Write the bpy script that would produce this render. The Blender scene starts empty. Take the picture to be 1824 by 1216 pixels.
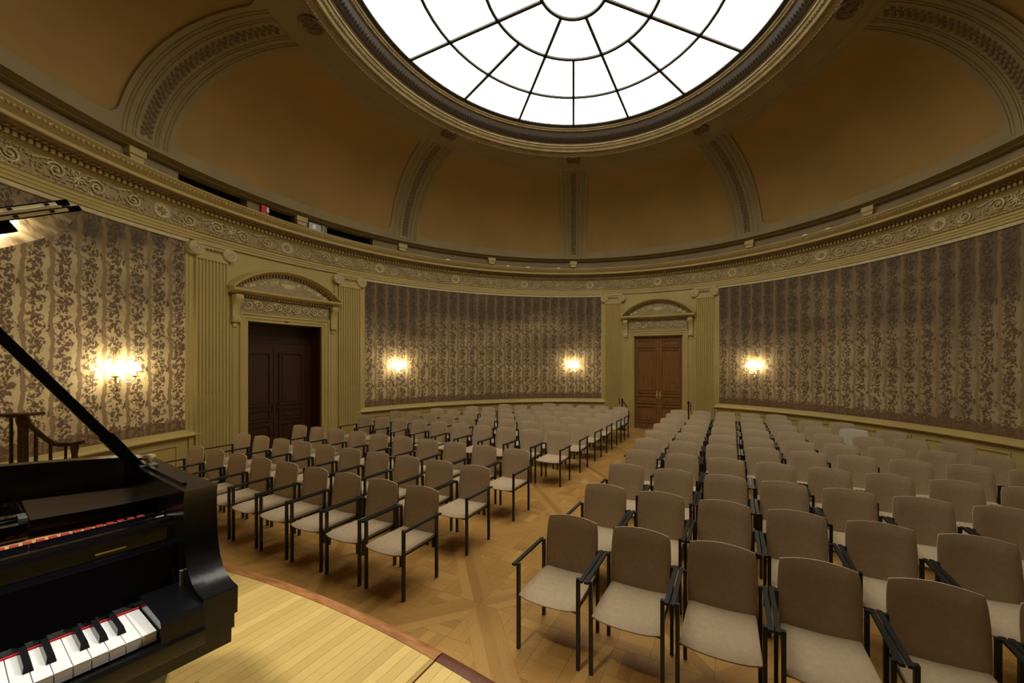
import bpy, math, random
from math import sin, cos, pi, radians, sqrt, atan2, hypot, floor as ffloor

random.seed(7)
SC = bpy.context.scene
COL = SC.collection

# ------------------------------------------------------------------ camera
R = 7.0            # radius of the round room
CH = 2.14          # camera height above the floor
CY = -5.5675       # camera stands on the room's axis, on the stage
YAW = 1.8642
cam_d = bpy.data.cameras.new('camera')
cam = bpy.data.objects.new('camera', cam_d)
COL.objects.link(cam)
cam.location = (0, CY, CH)
cam.rotation_euler = (pi / 2, 0, radians(YAW))
cam_d.sensor_fit = 'HORIZONTAL'
cam_d.sensor_width = 36
cam_d.lens = 13.2218
cam_d.shift_x = (912 - 999.7035) / 1824
cam_d.shift_y = (644.2713 - 608) / 1824
cam_d.clip_start = 0.05
SC.camera = cam

# ------------------------------------------------------------------ world and light
w = bpy.data.worlds.new('world'); SC.world = w
w.use_nodes = True
w.node_tree.nodes['Background'].inputs[0].default_value = (0.9, 0.95, 1.0, 1)
w.node_tree.nodes['Background'].inputs[1].default_value = 0.6
SC.view_settings.view_transform = 'Standard'
SC.view_settings.look = 'None'
SC.view_settings.exposure = 0.0
SC.view_settings.gamma = 1.0
SC.view_settings.use_curve_mapping = False

SKYLIGHT_POWER = 5.0
SCONCE_POWER = 50.0


def lamp(name, kind, loc, rot, energy, color, **kw):
    d = bpy.data.lights.new(name, kind)
    d.energy = energy; d.color = color
    for k_, v_ in kw.items():
        setattr(d, k_, v_)
    o = bpy.data.objects.new(name, d); COL.objects.link(o)
    o.location = loc; o.rotation_euler = rot
    return o


# stage spotlight high under the skylight ring, lights the platform
lamp('stage_spotlight', 'SPOT', (-2.05, -5.5, 6.3), (radians(10.3), radians(-10.8), 0), 800, (1.0, 0.95, 0.85),
     spot_size=radians(33), spot_blend=0.5, shadow_soft_size=0.12)

# added unseen spot on the audience side, brightens the lid hinge and desk gap
lamp('piano_fill_spot', 'SPOT', (2.5, -2.0, 6.9), (radians(-27.4), radians(33.0), 0), 520, (1.0, 0.96, 0.90),
     spot_size=radians(20), spot_blend=0.7, shadow_soft_size=0.1)

# ------------------------------------------------------------------ frames
E2 = (sin(pi / 8), cos(pi / 8))          # along the aisle, from stage to far door
E1 = (E2[1], -E2[0])                     # along the rows, to the right


def EE(a, b):
    return (E1[0] * a + E2[0] * b, E1[1] * a + E2[1] * b)


_c, _s = cos(radians(YAW)), sin(radians(YAW))


def proj(x, y, z):
    dy = y - CY
    X = x * _c + dy * _s; Z = -x * _s + dy * _c
    if Z < 0.05:
        return None
    return 999.7 + 669.9 * X / Z, 644.27 - 669.9 * (z - CH) / Z, Z


# ------------------------------------------------------------------ materials
def lin(c):
    return tuple(((v / 255) / 12.92 if v / 255 <= 0.04045 else ((v / 255 + 0.055) / 1.055) ** 2.4) for v in c) + (1,)


def mat(name, col, rough=0.6, metal=0.0, var=0.0, vscale=6.0, bump=0.0, bscale=60.0, coat=0.0, spec=0.5, col2=None,
        stretch=None, emit=None, estr=0.0):
    m = bpy.data.materials.new(name); m.use_nodes = True
    nt = m.node_tree; b = nt.nodes['Principled BSDF']
    b.inputs['Roughness'].default_value = rough
    b.inputs['Metallic'].default_value = metal
    b.inputs['Specular IOR Level'].default_value = spec
    b.inputs['Coat Weight'].default_value = coat
    c = col if len(col) == 4 else tuple(col) + (1,)
    b.inputs['Base Color'].default_value = c
    tc = None
    if var or bump:
        tc = nt.nodes.new('ShaderNodeTexCoord')
        src = tc.outputs['Object']
        if stretch:
            mp = nt.nodes.new('ShaderNodeMapping'); mp.inputs['Scale'].default_value = stretch
            nt.links.new(src, mp.inputs['Vector']); src = mp.outputs['Vector']
    if var:
        n = nt.nodes.new('ShaderNodeTexNoise'); n.inputs['Scale'].default_value = vscale
        n.inputs['Detail'].default_value = 6
        nt.links.new(src, n.inputs['Vector'])
        rp = nt.nodes.new('ShaderNodeValToRGB')
        d = col2 if col2 else tuple(v * (1 - var) for v in c[:3]) + (1,)
        rp.color_ramp.elements[0].position = 0.35; rp.color_ramp.elements[0].color = d
        rp.color_ramp.elements[1].position = 0.65; rp.color_ramp.elements[1].color = c
        nt.links.new(n.outputs['Fac'], rp.inputs['Fac'])
        nt.links.new(rp.outputs['Color'], b.inputs['Base Color'])
    if bump:
        n2 = nt.nodes.new('ShaderNodeTexNoise'); n2.inputs['Scale'].default_value = bscale
        n2.inputs['Detail'].default_value = 4
        nt.links.new(src, n2.inputs['Vector'])
        bm = nt.nodes.new('ShaderNodeBump'); bm.inputs['Strength'].default_value = bump
        bm.inputs['Distance'].default_value = 0.01
        nt.links.new(n2.outputs['Fac'], bm.inputs['Height'])
        nt.links.new(bm.outputs['Normal'], b.inputs['Normal'])
    if emit:
        b.inputs['Emission Color'].default_value = tuple(emit) + (1,)
        b.inputs['Emission Strength'].default_value = estr
    return m


M = {}
M['paint'] = mat('cream_paint', (0.445, 0.33, 0.105), 0.5, var=0.10, vscale=1.2)
M['paint_light'] = mat('cream_paint_relief', (0.56, 0.45, 0.22), 0.55, var=0.18, vscale=9)
M['frieze_field'] = mat('frieze_brown_field', (0.34, 0.25, 0.11), 0.7, var=0.3, vscale=10)
M['bed_brown'] = mat('brown_glazed_moulding', (0.23, 0.145, 0.055), 0.55, var=0.3, vscale=12)
M['ring_paint'] = mat('ring_tarnished_paint', (0.36, 0.27, 0.12), 0.5, var=0.25, vscale=5)
M['paint_gilt'] = mat('cream_paint_worn_gilt', (0.43, 0.315, 0.13), 0.5, var=0.3, vscale=14, col2=(0.27, 0.185, 0.075, 1))
M['attic'] = mat('brown_grey_plaster', (0.25, 0.18, 0.09), 0.8, var=0.2, vscale=3)
M['dome_frame'] = mat('dome_olive_paint', (0.27, 0.20, 0.085), 0.7, var=0.15, vscale=2.5)
M['dome_relief'] = mat('dome_ornament_brown', (0.17, 0.105, 0.04), 0.7, var=0.3, vscale=12)
M['dome_panel'] = mat('dome_ochre_plaster', (0.33, 0.20, 0.055), 0.85, var=0.14, vscale=1.1)
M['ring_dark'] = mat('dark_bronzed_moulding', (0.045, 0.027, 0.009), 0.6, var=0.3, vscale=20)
M['black'] = mat('black_void', (0.004, 0.004, 0.004), 0.9)
M['black_metal'] = mat('black_metal', (0.008, 0.009, 0.010), 0.42)
M['iron'] = mat('dark_iron_bars', (0.02, 0.02, 0.015), 0.5)
M['seat'] = mat('beige_upholstery', (0.47, 0.357, 0.225), 0.95, var=0.08, vscale=30, bump=0.15, bscale=420, spec=0.2)
M['seat_pale'] = mat('pale_grey_upholstery', (0.62, 0.56, 0.46), 0.95, var=0.06, vscale=30, spec=0.2)
M['brass'] = mat('brass', (0.85, 0.70, 0.36), 0.42, metal=0.85)
M['pale_brass'] = mat('pale_polished_brass', (0.95, 0.87, 0.60), 0.4, metal=0.25)
M['bronze'] = mat('dark_bronze', (0.085, 0.045, 0.018), 0.35, metal=0.8, var=0.4, vscale=12)
M['lacquer'] = mat('black_piano_lacquer', (0.0030, 0.0030, 0.0042), 0.045, spec=0.75)
M['satin_black'] = mat('satin_black_wood', (0.004, 0.004, 0.005), 0.24, spec=0.5, bump=0.03, bscale=90)
M['ivory'] = mat('white_key_plastic', (0.86, 0.86, 0.84), 0.2)
M['ebony'] = mat('black_key_plastic', (0.010, 0.010, 0.012), 0.22)
M['red_felt'] = mat('red_felt', (0.55, 0.02, 0.03), 0.95)
M['dull_red_felt'] = mat('dull_red_felt', (0.24, 0.018, 0.012), 0.95)
M['gold_plate'] = mat('gold_iron_plate', (0.42, 0.29, 0.11), 0.4, metal=0.6)
M['spruce'] = mat('spruce_wood', (0.55, 0.30, 0.10), 0.5, var=0.3, vscale=20, stretch=(1, 12, 1))
M['string_steel'] = mat('string_steel', (0.5, 0.45, 0.38), 0.35, metal=1.0)
M['door_wood'] = mat('dark_stained_oak', (0.24, 0.105, 0.028), 0.34, var=0.4, vscale=5, stretch=(9, 9, 0.7))
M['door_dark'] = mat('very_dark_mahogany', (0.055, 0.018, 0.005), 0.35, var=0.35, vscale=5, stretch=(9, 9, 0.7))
M['red_box'] = mat('red_plastic', (0.45, 0.01, 0.012), 0.35)
M['white_plastic'] = mat('white_plastic', (0.8, 0.78, 0.7), 0.4)
M['grey_metal'] = mat('grey_metal', (0.25, 0.27, 0.25), 0.4, metal=0.6)
M['shade_glow'] = mat('lit_lamp_shade', (1, 0.95, 0.8), 0.5, emit=(1.0, 0.90, 0.66), estr=SCONCE_POWER)
M['fill_cut'] = mat('unseen_dark_fill_cut', (0.035, 0.028, 0.02), 0.95, var=0.2, vscale=8)  # added dark cover on the unseen wall, keeps fill off the front-row backrests
M['rope'] = mat('dark_velvet_rope', (0.03, 0.03, 0.025), 0.9)


def mat_glass_crystal():
    m = bpy.data.materials.new('cut_crystal'); m.use_nodes = True
    b = m.node_tree.nodes['Principled BSDF']
    b.inputs['Base Color'].default_value = (1, 0.97, 0.9, 1)
    b.inputs['Transmission Weight'].default_value = 1.0
    b.inputs['Roughness'].default_value = 0.05
    return m


M['crystal'] = mat_glass_crystal()


def mat_skylight():
    # back-lit diffusing glass of the laylight
    m = bpy.data.materials.new('backlit_milk_glass'); m.use_nodes = True
    b = m.node_tree.nodes['Principled BSDF']
    b.inputs['Base Color'].default_value = (0.9, 0.9, 0.88, 1)
    b.inputs['Roughness'].default_value = 0.3
    b.inputs['Emission Color'].default_value = (1.0, 0.955, 0.84, 1)
    b.inputs['Emission Strength'].default_value = SKYLIGHT_POWER
    return m


M['skylight'] = mat_skylight()


def mat_wood_pieces(name, dark, light, rough, stretch, scale=7.0):
    """wood whose tone differs from piece to piece (mesh attribute 'tone'), with grain"""
    m = bpy.data.materials.new(name); m.use_nodes = True
    nt = m.node_tree; b = nt.nodes['Principled BSDF']
    at = nt.nodes.new('ShaderNodeAttribute'); at.attribute_name = 'tone'
    uv = nt.nodes.new('ShaderNodeUVMap'); uv.uv_map = 'UVMap'
    mp = nt.nodes.new('ShaderNodeMapping'); mp.inputs['Scale'].default_value = stretch
    nt.links.new(uv.outputs['UV'], mp.inputs['Vector'])
    n = nt.nodes.new('ShaderNodeTexNoise'); n.inputs['Scale'].default_value = scale
    n.inputs['Detail'].default_value = 8; n.inputs['Roughness'].default_value = 0.65
    nt.links.new(mp.outputs['Vector'], n.inputs['Vector'])
    a = nt.nodes.new('ShaderNodeMath'); a.operation = 'MULTIPLY_ADD'
    a.inputs[1].default_value = 0.75; a.inputs[2].default_value = -0.37
    nt.links.new(n.outputs['Fac'], a.inputs[0])
    ad = nt.nodes.new('ShaderNodeMath'); ad.operation = 'ADD'; ad.use_clamp = True
    nt.links.new(a.outputs[0], ad.inputs[0]); nt.links.new(at.outputs['Fac'], ad.inputs[1])
    mx = nt.nodes.new('ShaderNodeMix'); mx.data_type = 'RGBA'
    mx.inputs['A'].default_value = dark + (1,); mx.inputs['B'].default_value = light + (1,)
    nt.links.new(ad.outputs[0], mx.inputs['Factor'])
    nt.links.new(mx.outputs['Result'], b.inputs['Base Color'])
    b.inputs['Roughness'].default_value = rough
    return m


M['parquet'] = mat_wood_pieces('oak_parquet', (0.24, 0.11, 0.024), (0.55, 0.315, 0.088), 0.36, (3, 30, 1))
M['plank'] = mat_wood_pieces('pale_oak_planks', (0.40, 0.245, 0.062), (0.75, 0.54, 0.185), 0.33, (3, 40, 1))
M['nosing'] = mat('orange_brown_nosing', (0.46, 0.20, 0.065), 0.4, var=0.5, vscale=9, stretch=(1, 4, 1), col2=(0.27, 0.10, 0.03, 1))
M['nosing_red'] = mat('dark_red_nosing', (0.16, 0.05, 0.022), 0.4, var=0.4, vscale=3)
M['joint'] = mat('dark_floor_joint', (0.05, 0.028, 0.01), 0.8)


def mat_fabric(name, gain, dirt_at):
    """woven wall fabric: rows of tree trunks with leafy sprigs, faded and darkened in large patches"""
    m = bpy.data.materials.new(name); m.use_nodes = True
    nt = m.node_tree; L = nt.links; b = nt.nodes['Principled BSDF']
    N = nt.nodes.new

    def math_(op, a, c=None, d=None, clamp=False):
        n = N('ShaderNodeMath'); n.operation = op; n.use_clamp = clamp
        for i, v_ in enumerate((a, c, d)):
            if v_ is None:
                continue
            if isinstance(v_, (int, float)):
                n.inputs[i].default_value = v_
            else:
                L.new(v_, n.inputs[i])
        return n.outputs[0]

    uv = N('ShaderNodeUVMap'); uv.uv_map = 'UVMap'
    warp = N('ShaderNodeTexNoise'); warp.inputs['Scale'].default_value = 11; warp.inputs['Detail'].default_value = 4
    L.new(uv.outputs['UV'], warp.inputs['Vector'])
    wv = N('ShaderNodeVectorMath'); wv.operation = 'MULTIPLY_ADD'
    wv.inputs[1].default_value = (0.08, 0.08, 0); wv.inputs[2].default_value = (-0.04, -0.04, 0)
    L.new(warp.outputs['Color'], wv.inputs[0])
    ad = N('ShaderNodeVectorMath'); ad.operation = 'ADD'
    L.new(uv.outputs['UV'], ad.inputs[0]); L.new(wv.outputs['Vector'], ad.inputs[1])
    sp = N('ShaderNodeSeparateXYZ'); L.new(ad.outputs['Vector'], sp.inputs[0])
    P, Q = 0.297, 0.56
    colid = math_('FLOOR', math_('DIVIDE', sp.outputs['X'], P))
    y_off = math_('MULTIPLY', math_('FRACT', math_('MULTIPLY', colid, 0.5)), 0.0)
    x = math_('SUBTRACT', math_('MULTIPLY', math_('FRACT', math_('DIVIDE', sp.outputs['X'], P)), P), P / 2)
    yy = math_('ADD', sp.outputs['Y'], y_off)
    y = math_('MULTIPLY', math_('FRACT', math_('DIVIDE', yy, Q)), Q)
    # trunk: a wavy upright band
    wav = math_('MULTIPLY', math_('SINE', math_('MULTIPLY', yy, 2 * pi / Q)), 0.012)
    tx = math_('ABSOLUTE', math_('SUBTRACT', math_('ADD', x, 0.085), wav))
    trunk = math_('SUBTRACT', 1.0, math_('MULTIPLY', math_('SUBTRACT', tx, 0.024), 130, clamp=True), clamp=True)
    cb = N('ShaderNodeCombineXYZ'); L.new(x, cb.inputs[0]); L.new(y, cb.inputs[1])
    # sprays of foliage beside each trunk: cluster outlines filled with small leaves
    def ellipse_field(items):
        acc = None
        for (cx, cy, ro, la, lb) in items:
            mp = N('ShaderNodeMapping'); mp.vector_type = 'TEXTURE'
            mp.inputs['Location'].default_value = (cx, cy, 0); mp.inputs['Rotation'].default_value = (0, 0, ro)
            mp.inputs['Scale'].default_value = (la, lb, 1)
            L.new(cb.outputs[0], mp.inputs['Vector'])
            ln = N('ShaderNodeVectorMath'); ln.operation = 'LENGTH'; L.new(mp.outputs[0], ln.inputs[0])
            acc = ln.outputs['Value'] if acc is None else math_('MINIMUM', acc, ln.outputs['Value'])
        return acc

    clus = ellipse_field(((0.045, 0.055, 0.3, 0.062, 0.050), (0.095, 0.15, 1.2, 0.060, 0.038), (0.01, 0.165, 0.6, 0.045, 0.034), (0.055, 0.27, 1.1, 0.072, 0.046),
                          (0.105, 0.37, 1.5, 0.060, 0.034), (0.015, 0.385, 0.2, 0.055, 0.038), (0.065, 0.475, 0.9, 0.064, 0.046), (-0.13, 0.33, 1.4, 0.045, 0.018),
                          (-0.01, 0.53, 0.5, 0.045, 0.030)))
    vl = N('ShaderNodeTexVoronoi'); vl.inputs['Scale'].default_value = 1.0; vl.inputs['Randomness'].default_value = 0.85
    mpl = N('ShaderNodeMapping'); mpl.inputs['Scale'].default_value = (31, 23, 1); mpl.inputs['Rotation'].default_value = (0, 0, 0.5)
    L.new(ad.outputs['Vector'], mpl.inputs['Vector']); L.new(mpl.outputs[0], vl.inputs['Vector'])
    cmask = math_('SUBTRACT', 1.0, math_('MULTIPLY', math_('SUBTRACT', clus, 1.12), 5.0, clamp=True), clamp=True)
    lmask = math_('SUBTRACT', 1.0, math_('MULTIPLY', math_('SUBTRACT', vl.outputs['Distance'], 0.55), 9.0, clamp=True), clamp=True)
    leaf = math_('MULTIPLY', cmask, lmask)
    br = ellipse_field(((0.0, 0.225, -0.75, 0.105, 0.020), (0.0, 0.445, 0.6, 0.10, 0.013), (0.02, 0.11, 0.35, 0.10, 0.010)))
    bmask = math_('SUBTRACT', 1.0, math_('MULTIPLY', math_('SUBTRACT', br, 0.9), 6.0, clamp=True), clamp=True)
    hat = math_('ADD', math_('MULTIPLY', math_('SINE', math_('MULTIPLY', math_('ADD', x, y), 520.0)), 0.35), 0.6)
    branch = math_('MULTIPLY', bmask, hat)
    # ground scrub along the bottom edge of the fabric
    sv = N('ShaderNodeTexVoronoi'); sv.inputs['Scale'].default_value = 24
    L.new(ad.outputs['Vector'], sv.inputs['Vector'])
    low = math_('SUBTRACT', 1.0, math_('DIVIDE', math_('SUBTRACT', sp.outputs['Y'], 1.02), 0.28), clamp=True)
    scrub = math_('MULTIPLY', math_('GREATER_THAN', math_('ADD', low, math_('MULTIPLY', sv.outputs['Distance'], -0.6)), 0.30), 0.8)
    # large soft patches of fading / soiling
    big = N('ShaderNodeTexNoise'); big.inputs['Scale'].default_value = 0.9; big.inputs['Detail'].default_value = 5
    mpb = N('ShaderNodeMapping'); mpb.inputs['Scale'].default_value = (0.5, 1.3, 1)
    L.new(uv.outputs['UV'], mpb.inputs['Vector']); L.new(mpb.outputs[0], big.inputs['Vector'])
    hi = math_('MULTIPLY', math_('SUBTRACT', sp.outputs['Y'], 2.0), 0.36, clamp=True)
    dirt = math_('MULTIPLY', math_('SUBTRACT', math_('ADD', big.outputs['Fac'], math_('MULTIPLY', hi, 0.62)), dirt_at), 2.0, clamp=True)
    fine = N('ShaderNodeTexNoise'); fine.inputs['Scale'].default_value = 90; fine.inputs['Detail'].default_value = 3
    mpf = N('ShaderNodeMapping'); mpf.inputs['Scale'].default_value = (1, 0.25, 1)
    L.new(uv.outputs['UV'], mpf.inputs['Vector']); L.new(mpf.outputs[0], fine.inputs['Vector'])

    def mix(fac, A, B):
        n = N('ShaderNodeMix'); n.data_type = 'RGBA'
        L.new(fac, n.inputs['Factor']) if not isinstance(fac, float) else setattr(n.inputs['Factor'], 'default_value', fac)
        for nm, v_ in (('A', A), ('B', B)):
            if isinstance(v_, tuple):
                n.inputs[nm].default_value = v_ + (1,)
            else:
                L.new(v_, n.inputs[nm])
        return n.outputs['Result']

    ground = mix(fine.outputs['Fac'], tuple(q * gain for q in (0.40, 0.29, 0.14)), tuple(q * gain for q in (0.62, 0.475, 0.24)))
    ground = mix(dirt, ground, (0.125, 0.085, 0.045))
    trunk_c = mix(dirt, (0.25, 0.155, 0.072), (0.215, 0.14, 0.066))
    leaf_c = mix(dirt, (0.115, 0.06, 0.03), (0.07, 0.047, 0.028))
    c1 = mix(math_('MULTIPLY', trunk, 0.85), ground, trunk_c)
    c1 = mix(math_('MULTIPLY', branch, 0.9), c1, leaf_c)
    c2 = mix(math_('MULTIPLY', leaf, 0.88), c1, leaf_c)
    c3 = mix(scrub, c2, (0.14, 0.075, 0.035))
    L.new(c3, b.inputs['Base Color'])
    b.inputs['Roughness'].default_value = 0.75
    b.inputs['Specular IOR Level'].default_value = 0.25
    return m


M['fabric'] = mat_fabric('tree_figured_silk', 1.0, 0.44)
M['fabric_darker'] = mat_fabric('tree_figured_silk_darker', 0.85, 0.37)  # right wall's copy: lower gain, more dark patches
M['fabric_lit'] = mat_fabric('tree_figured_silk_lit', 1.42, 0.53)  # lighter copy for the left wall: its stronger light put into the colour


# ------------------------------------------------------------------ mesh builder
class MB:
    def __init__(s):
        s.v = []; s.f = []

    def add(s, vs, fs):
        o = len(s.v); s.v += vs; s.f += [tuple(i + o for i in q) for q in fs]
        return s

    def box(s, x0, x1, y0, y1, z0, z1, nx=1):
        vs = []; fs = []
        for i in range(nx + 1):
            x = x0 + (x1 - x0) * i / nx
            vs += [(x, y0, z0), (x, y1, z0), (x, y1, z1), (x, y0, z1)]
        for i in range(nx):
            a = 4 * i; c = a + 4
            for j in range(4):
                k = (j + 1) % 4
                fs.append((a + j, a + k, c + k, c + j))
        fs.append((0, 3, 2, 1)); e = 4 * nx; fs.append((e, e + 1, e + 2, e + 3))
        return s.add(vs, fs)

    def prism(s, poly, a, b_, axis='z', nseg=1):
        """extrude a polygon (2-D) from a to b along axis; poly in the other two axes in order"""
        n = len(poly); vs = []; fs = []
        for i in range(nseg + 1):
            t = a + (b_ - a) * i / nseg
            for (p, q) in poly:
                vs.append({'z': (p, q, t), 'x': (t, p, q), 'y': (p, t, q)}[axis])
        for i in range(nseg):
            for j in range(n):
                k = (j + 1) % n
                fs.append((i * n + j, i * n + k, (i + 1) * n + k, (i + 1) * n + j))
        fs.append(tuple(range(n - 1, -1, -1))); fs.append(tuple(nseg * n + j for j in range(n)))
        return s.add(vs, fs)

    def tube(s, pts, r, n=6, cap=True, flat=None):
        m = len(pts); vs = []; fs = []
        rr = r if isinstance(r, (list, tuple)) else [r] * m
        prev = None
        for i, p in enumerate(pts):
            a = pts[max(i - 1, 0)]; c = pts[min(i + 1, m - 1)]
            d = [c[j] - a[j] for j in range(3)]
            l = sqrt(sum(q * q for q in d)) or 1; d = [q / l for q in d]
            if prev is None:
                up = (0, 0, 1) if abs(d[2]) < 0.9 else (1, 0, 0)
            else:
                up = prev
            dt = sum(up[j] * d[j] for j in range(3))
            u = [up[j] - dt * d[j] for j in range(3)]
            l = sqrt(sum(q * q for q in u)) or 1; u = [q / l for q in u]; prev = u
            v_ = (d[1] * u[2] - d[2] * u[1], d[2] * u[0] - d[0] * u[2], d[0] * u[1] - d[1] * u[0])
            for k in range(n):
                t = 2 * pi * (k + 0.5) / n
                fa = flat if flat else 1
                vs.append(tuple(p[j] + rr[i] * (cos(t) * u[j] + fa * sin(t) * v_[j]) for j in range(3)))
        for i in range(m - 1):
            for k in range(n):
                k2 = (k + 1) % n
                fs.append((i * n + k, i * n + k2, (i + 1) * n + k2, (i + 1) * n + k))
        if cap:
            fs.append(tuple(range(n - 1, -1, -1))); fs.append(tuple((m - 1) * n + k for k in range(n)))
        return s.add(vs, fs)

    def lathe(s, prof, c=(0, 0, 0), n=12, axis='z'):
        """prof: list of (r,h)"""
        vs = []; fs = []
        for (r, h) in prof:
            for k in range(n):
                t = 2 * pi * k / n
                p, q = r * cos(t), r * sin(t)
                vs.append({'z': (c[0] + p, c[1] + q, c[2] + h), 'y': (c[0] + p, c[1] + h, c[2] - q),
                           'x': (c[0] + h, c[1] + p, c[2] + q)}[axis])
        for i in range(len(prof) - 1):
            for k in range(n):
                k2 = (k + 1) % n
                fs.append((i * n + k, i * n + k2, (i + 1) * n + k2, (i + 1) * n + k))
        fs.append(tuple(range(n - 1, -1, -1))); fs.append(tuple((len(prof) - 1) * n + k for k in range(n)))
        return s.add(vs, fs)

    def blob(s, c, rx, ry, rz, rot=0.0, n=6):
        """low ellipsoid; rot turns it in the x-z plane"""
        vs = []; fs = []
        rings = (-0.6, 0.0, 0.6)
        pts = [(0, 0, -1)] + [(cos(2 * pi * k / n) * sqrt(1 - h * h), sin(2 * pi * k / n) * sqrt(1 - h * h), h)
                              for h in rings for k in range(n)] + [(0, 0, 1)]
        cr, sr = cos(rot), sin(rot)
        for (x, y, z) in pts:
            x *= rx; y *= ry; z *= rz
            vs.append((c[0] + x * cr - z * sr, c[1] + y, c[2] + x * sr + z * cr))
        for k in range(n):
            k2 = (k + 1) % n
            fs.append((0, 1 + k2, 1 + k))
            for i in range(2):
                fs.append((1 + i * n + k, 1 + i * n + k2, 1 + (i + 1) * n + k2, 1 + (i + 1) * n + k))
            fs.append((1 + 2 * n + k, 1 + 2 * n + k2, 1 + 3 * n))
        return s.add(vs, fs)

    def revolve(s, prof, a0, a1, n, closed=False, caps=False):
        """sweep a (r,z) profile about the room axis from angle a0 to a1 (degrees, clockwise from +y)"""
        m = len(prof); vs = []; fs = []
        full = abs(a1 - a0) > 359.9
        cnt = n if full else n + 1
        for i in range(cnt):
            a = radians(a0 + (a1 - a0) * i / n)
            for (r, z) in prof:
                vs.append((r * sin(a), r * cos(a), z))
        for i in range(n):
            i2 = (i + 1) % cnt
            for j in range(m if closed else m - 1):
                j2 = (j + 1) % m
                fs.append((i * m + j, i2 * m + j, i2 * m + j2, i * m + j2))
        if caps and closed and not full:
            fs.append(tuple(range(m))); fs.append(tuple(n * m + j for j in range(m - 1, -1, -1)))
        return s.add(vs, fs)

    def bent(s):
        """bend flat local geometry (x along the wall, -y into the room) round the room's curve"""
        s.v = [((R + y) * sin(x / R), (R + y) * cos(x / R) - R, z) for (x, y, z) in s.v]
        return s

    def mesh(s, name, m=None, smooth=35):
        me = bpy.data.meshes.new(name)
        me.from_pydata(s.v, [], s.f); me.update()
        if m:
            me.materials.append(M[m] if isinstance(m, str) else m)
        import bmesh
        bm = bmesh.new(); bm.from_mesh(me)
        bmesh.ops.recalc_face_normals(bm, faces=bm.faces)
        bm.to_mesh(me); bm.free()
        if smooth:
            for p in me.polygons:
                p.use_smooth = True
            me.set_sharp_from_angle(angle=radians(smooth))
        return me

    def build(s, name, m, parent=None, smooth=35, loc=None, rz=None):
        return link(name, s.mesh(name, m, smooth), parent, loc, rz)


def link(name, me, parent=None, loc=None, rz=None):
    o = bpy.data.objects.new(name, me); COL.objects.link(o)
    if parent:
        o.parent = parent
    if loc:
        o.location = loc
    if rz is not None:
        o.rotation_euler = (0, 0, rz)
    return o


def empty(name, loc=(0, 0, 0), rz=0.0):
    o = bpy.data.objects.new(name, None); COL.objects.link(o)
    o.location = loc; o.rotation_euler = (0, 0, rz); o.empty_display_size = 0.1
    return o


def tag(o, label, cat, group=None):
    o['label'] = label; o['category'] = cat
    if group:
        o['group'] = group
    return o


def struct(o):
    o['kind'] = 'structure'
    return o


def stuff(o):
    o['kind'] = 'stuff'
    return o


def wall_frame(a):
    """location and z-rotation of a local frame on the wall at angle a (degrees): x along wall, y outward"""
    t = radians(a)
    return (R * sin(t), R * cos(t), 0), -t


# ------------------------------------------------------------------ floor
DOORS = (-67.5, 22.5)
fl = struct(MB().lathe([(R + 0.9, -0.12), (R + 0.9, -0.006)], n=96).build('floor', 'joint'))


def clip(poly, a, b_, c_):
    """keep the part of a convex polygon with a*x+b*y<=c"""
    out = []
    for i, p in enumerate(poly):
        q = poly[(i + 1) % len(poly)]
        dp = a * p[0] + b_ * p[1] - c_; dq = a * q[0] + b_ * q[1] - c_
        if dp <= 0:
            out.append(p)
        if (dp < 0 < dq) or (dq < 0 < dp):
            t = dp / (dp - dq); out.append((p[0] + (q[0] - p[0]) * t, p[1] + (q[1] - p[1]) * t))
    return out


def parea(p):
    return abs(sum(p[i][0] * p[(i + 1) % len(p)][1] - p[(i + 1) % len(p)][0] * p[i][1] for i in range(len(p)))) / 2


def shrink(poly, g):
    cx = sum(p[0] for p in poly) / len(poly); cy = sum(p[1] for p in poly) / len(poly)
    out = []
    for (x, y) in poly:
        d = hypot(x - cx, y - cy) or 1
        k = max(0.0, 1 - g * 1.4 / d)
        out.append((cx + (x - cx) * k, cy + (y - cy) * k))
    return out


def pieces_mesh(name, pieces, ztop, zbot, mname):
    """pieces: list of (poly, tone, grain_angle). one mesh, with 'tone' and a UV along the grain"""
    vs = []; fs = []; tones = []; uvs = []
    for idx, (poly, tone, ga) in enumerate(pieces):
        n = len(poly); o = len(vs)
        vs += [(x, y, ztop) for x, y in poly] + [(x, y, zbot) for x, y in poly]
        cg, sg = cos(ga), sin(ga)
        ox = (idx * 7.31) % 50 + tone * 13; oy = (idx * 3.77) % 41
        puv = [(x * cg + y * sg + ox, -x * sg + y * cg + oy) for x, y in poly]
        area = sum(poly[i][0] * poly[(i + 1) % n][1] - poly[(i + 1) % n][0] * poly[i][1] for i in range(n))
        top = list(range(n)) if area > 0 else list(range(n - 1, -1, -1))
        fs.append(tuple(o + i for i in top)); uvs += [puv[i] for i in top]
        for i in range(n):
            j = (i + 1) % n
            q = (i, j, j + n, i + n)
            if area > 0:
                q = (j, i, i + n, j + n)
            fs.append(tuple(o + k for k in q)); uvs += [puv[k % n] for k in q]
        tones += [tone] * (2 * n)
    me = bpy.data.meshes.new(name); me.from_pydata(vs, [], fs); me.update()
    uv = me.uv_layers.new(name='UVMap')
    for i, c in enumerate(uvs):
        uv.data[i].uv = c
    at = me.attributes.new('tone', 'FLOAT', 'POINT')
    at.data.foreach_set('value', tones)
    me.materials.append(M[mname])
    return me


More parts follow.
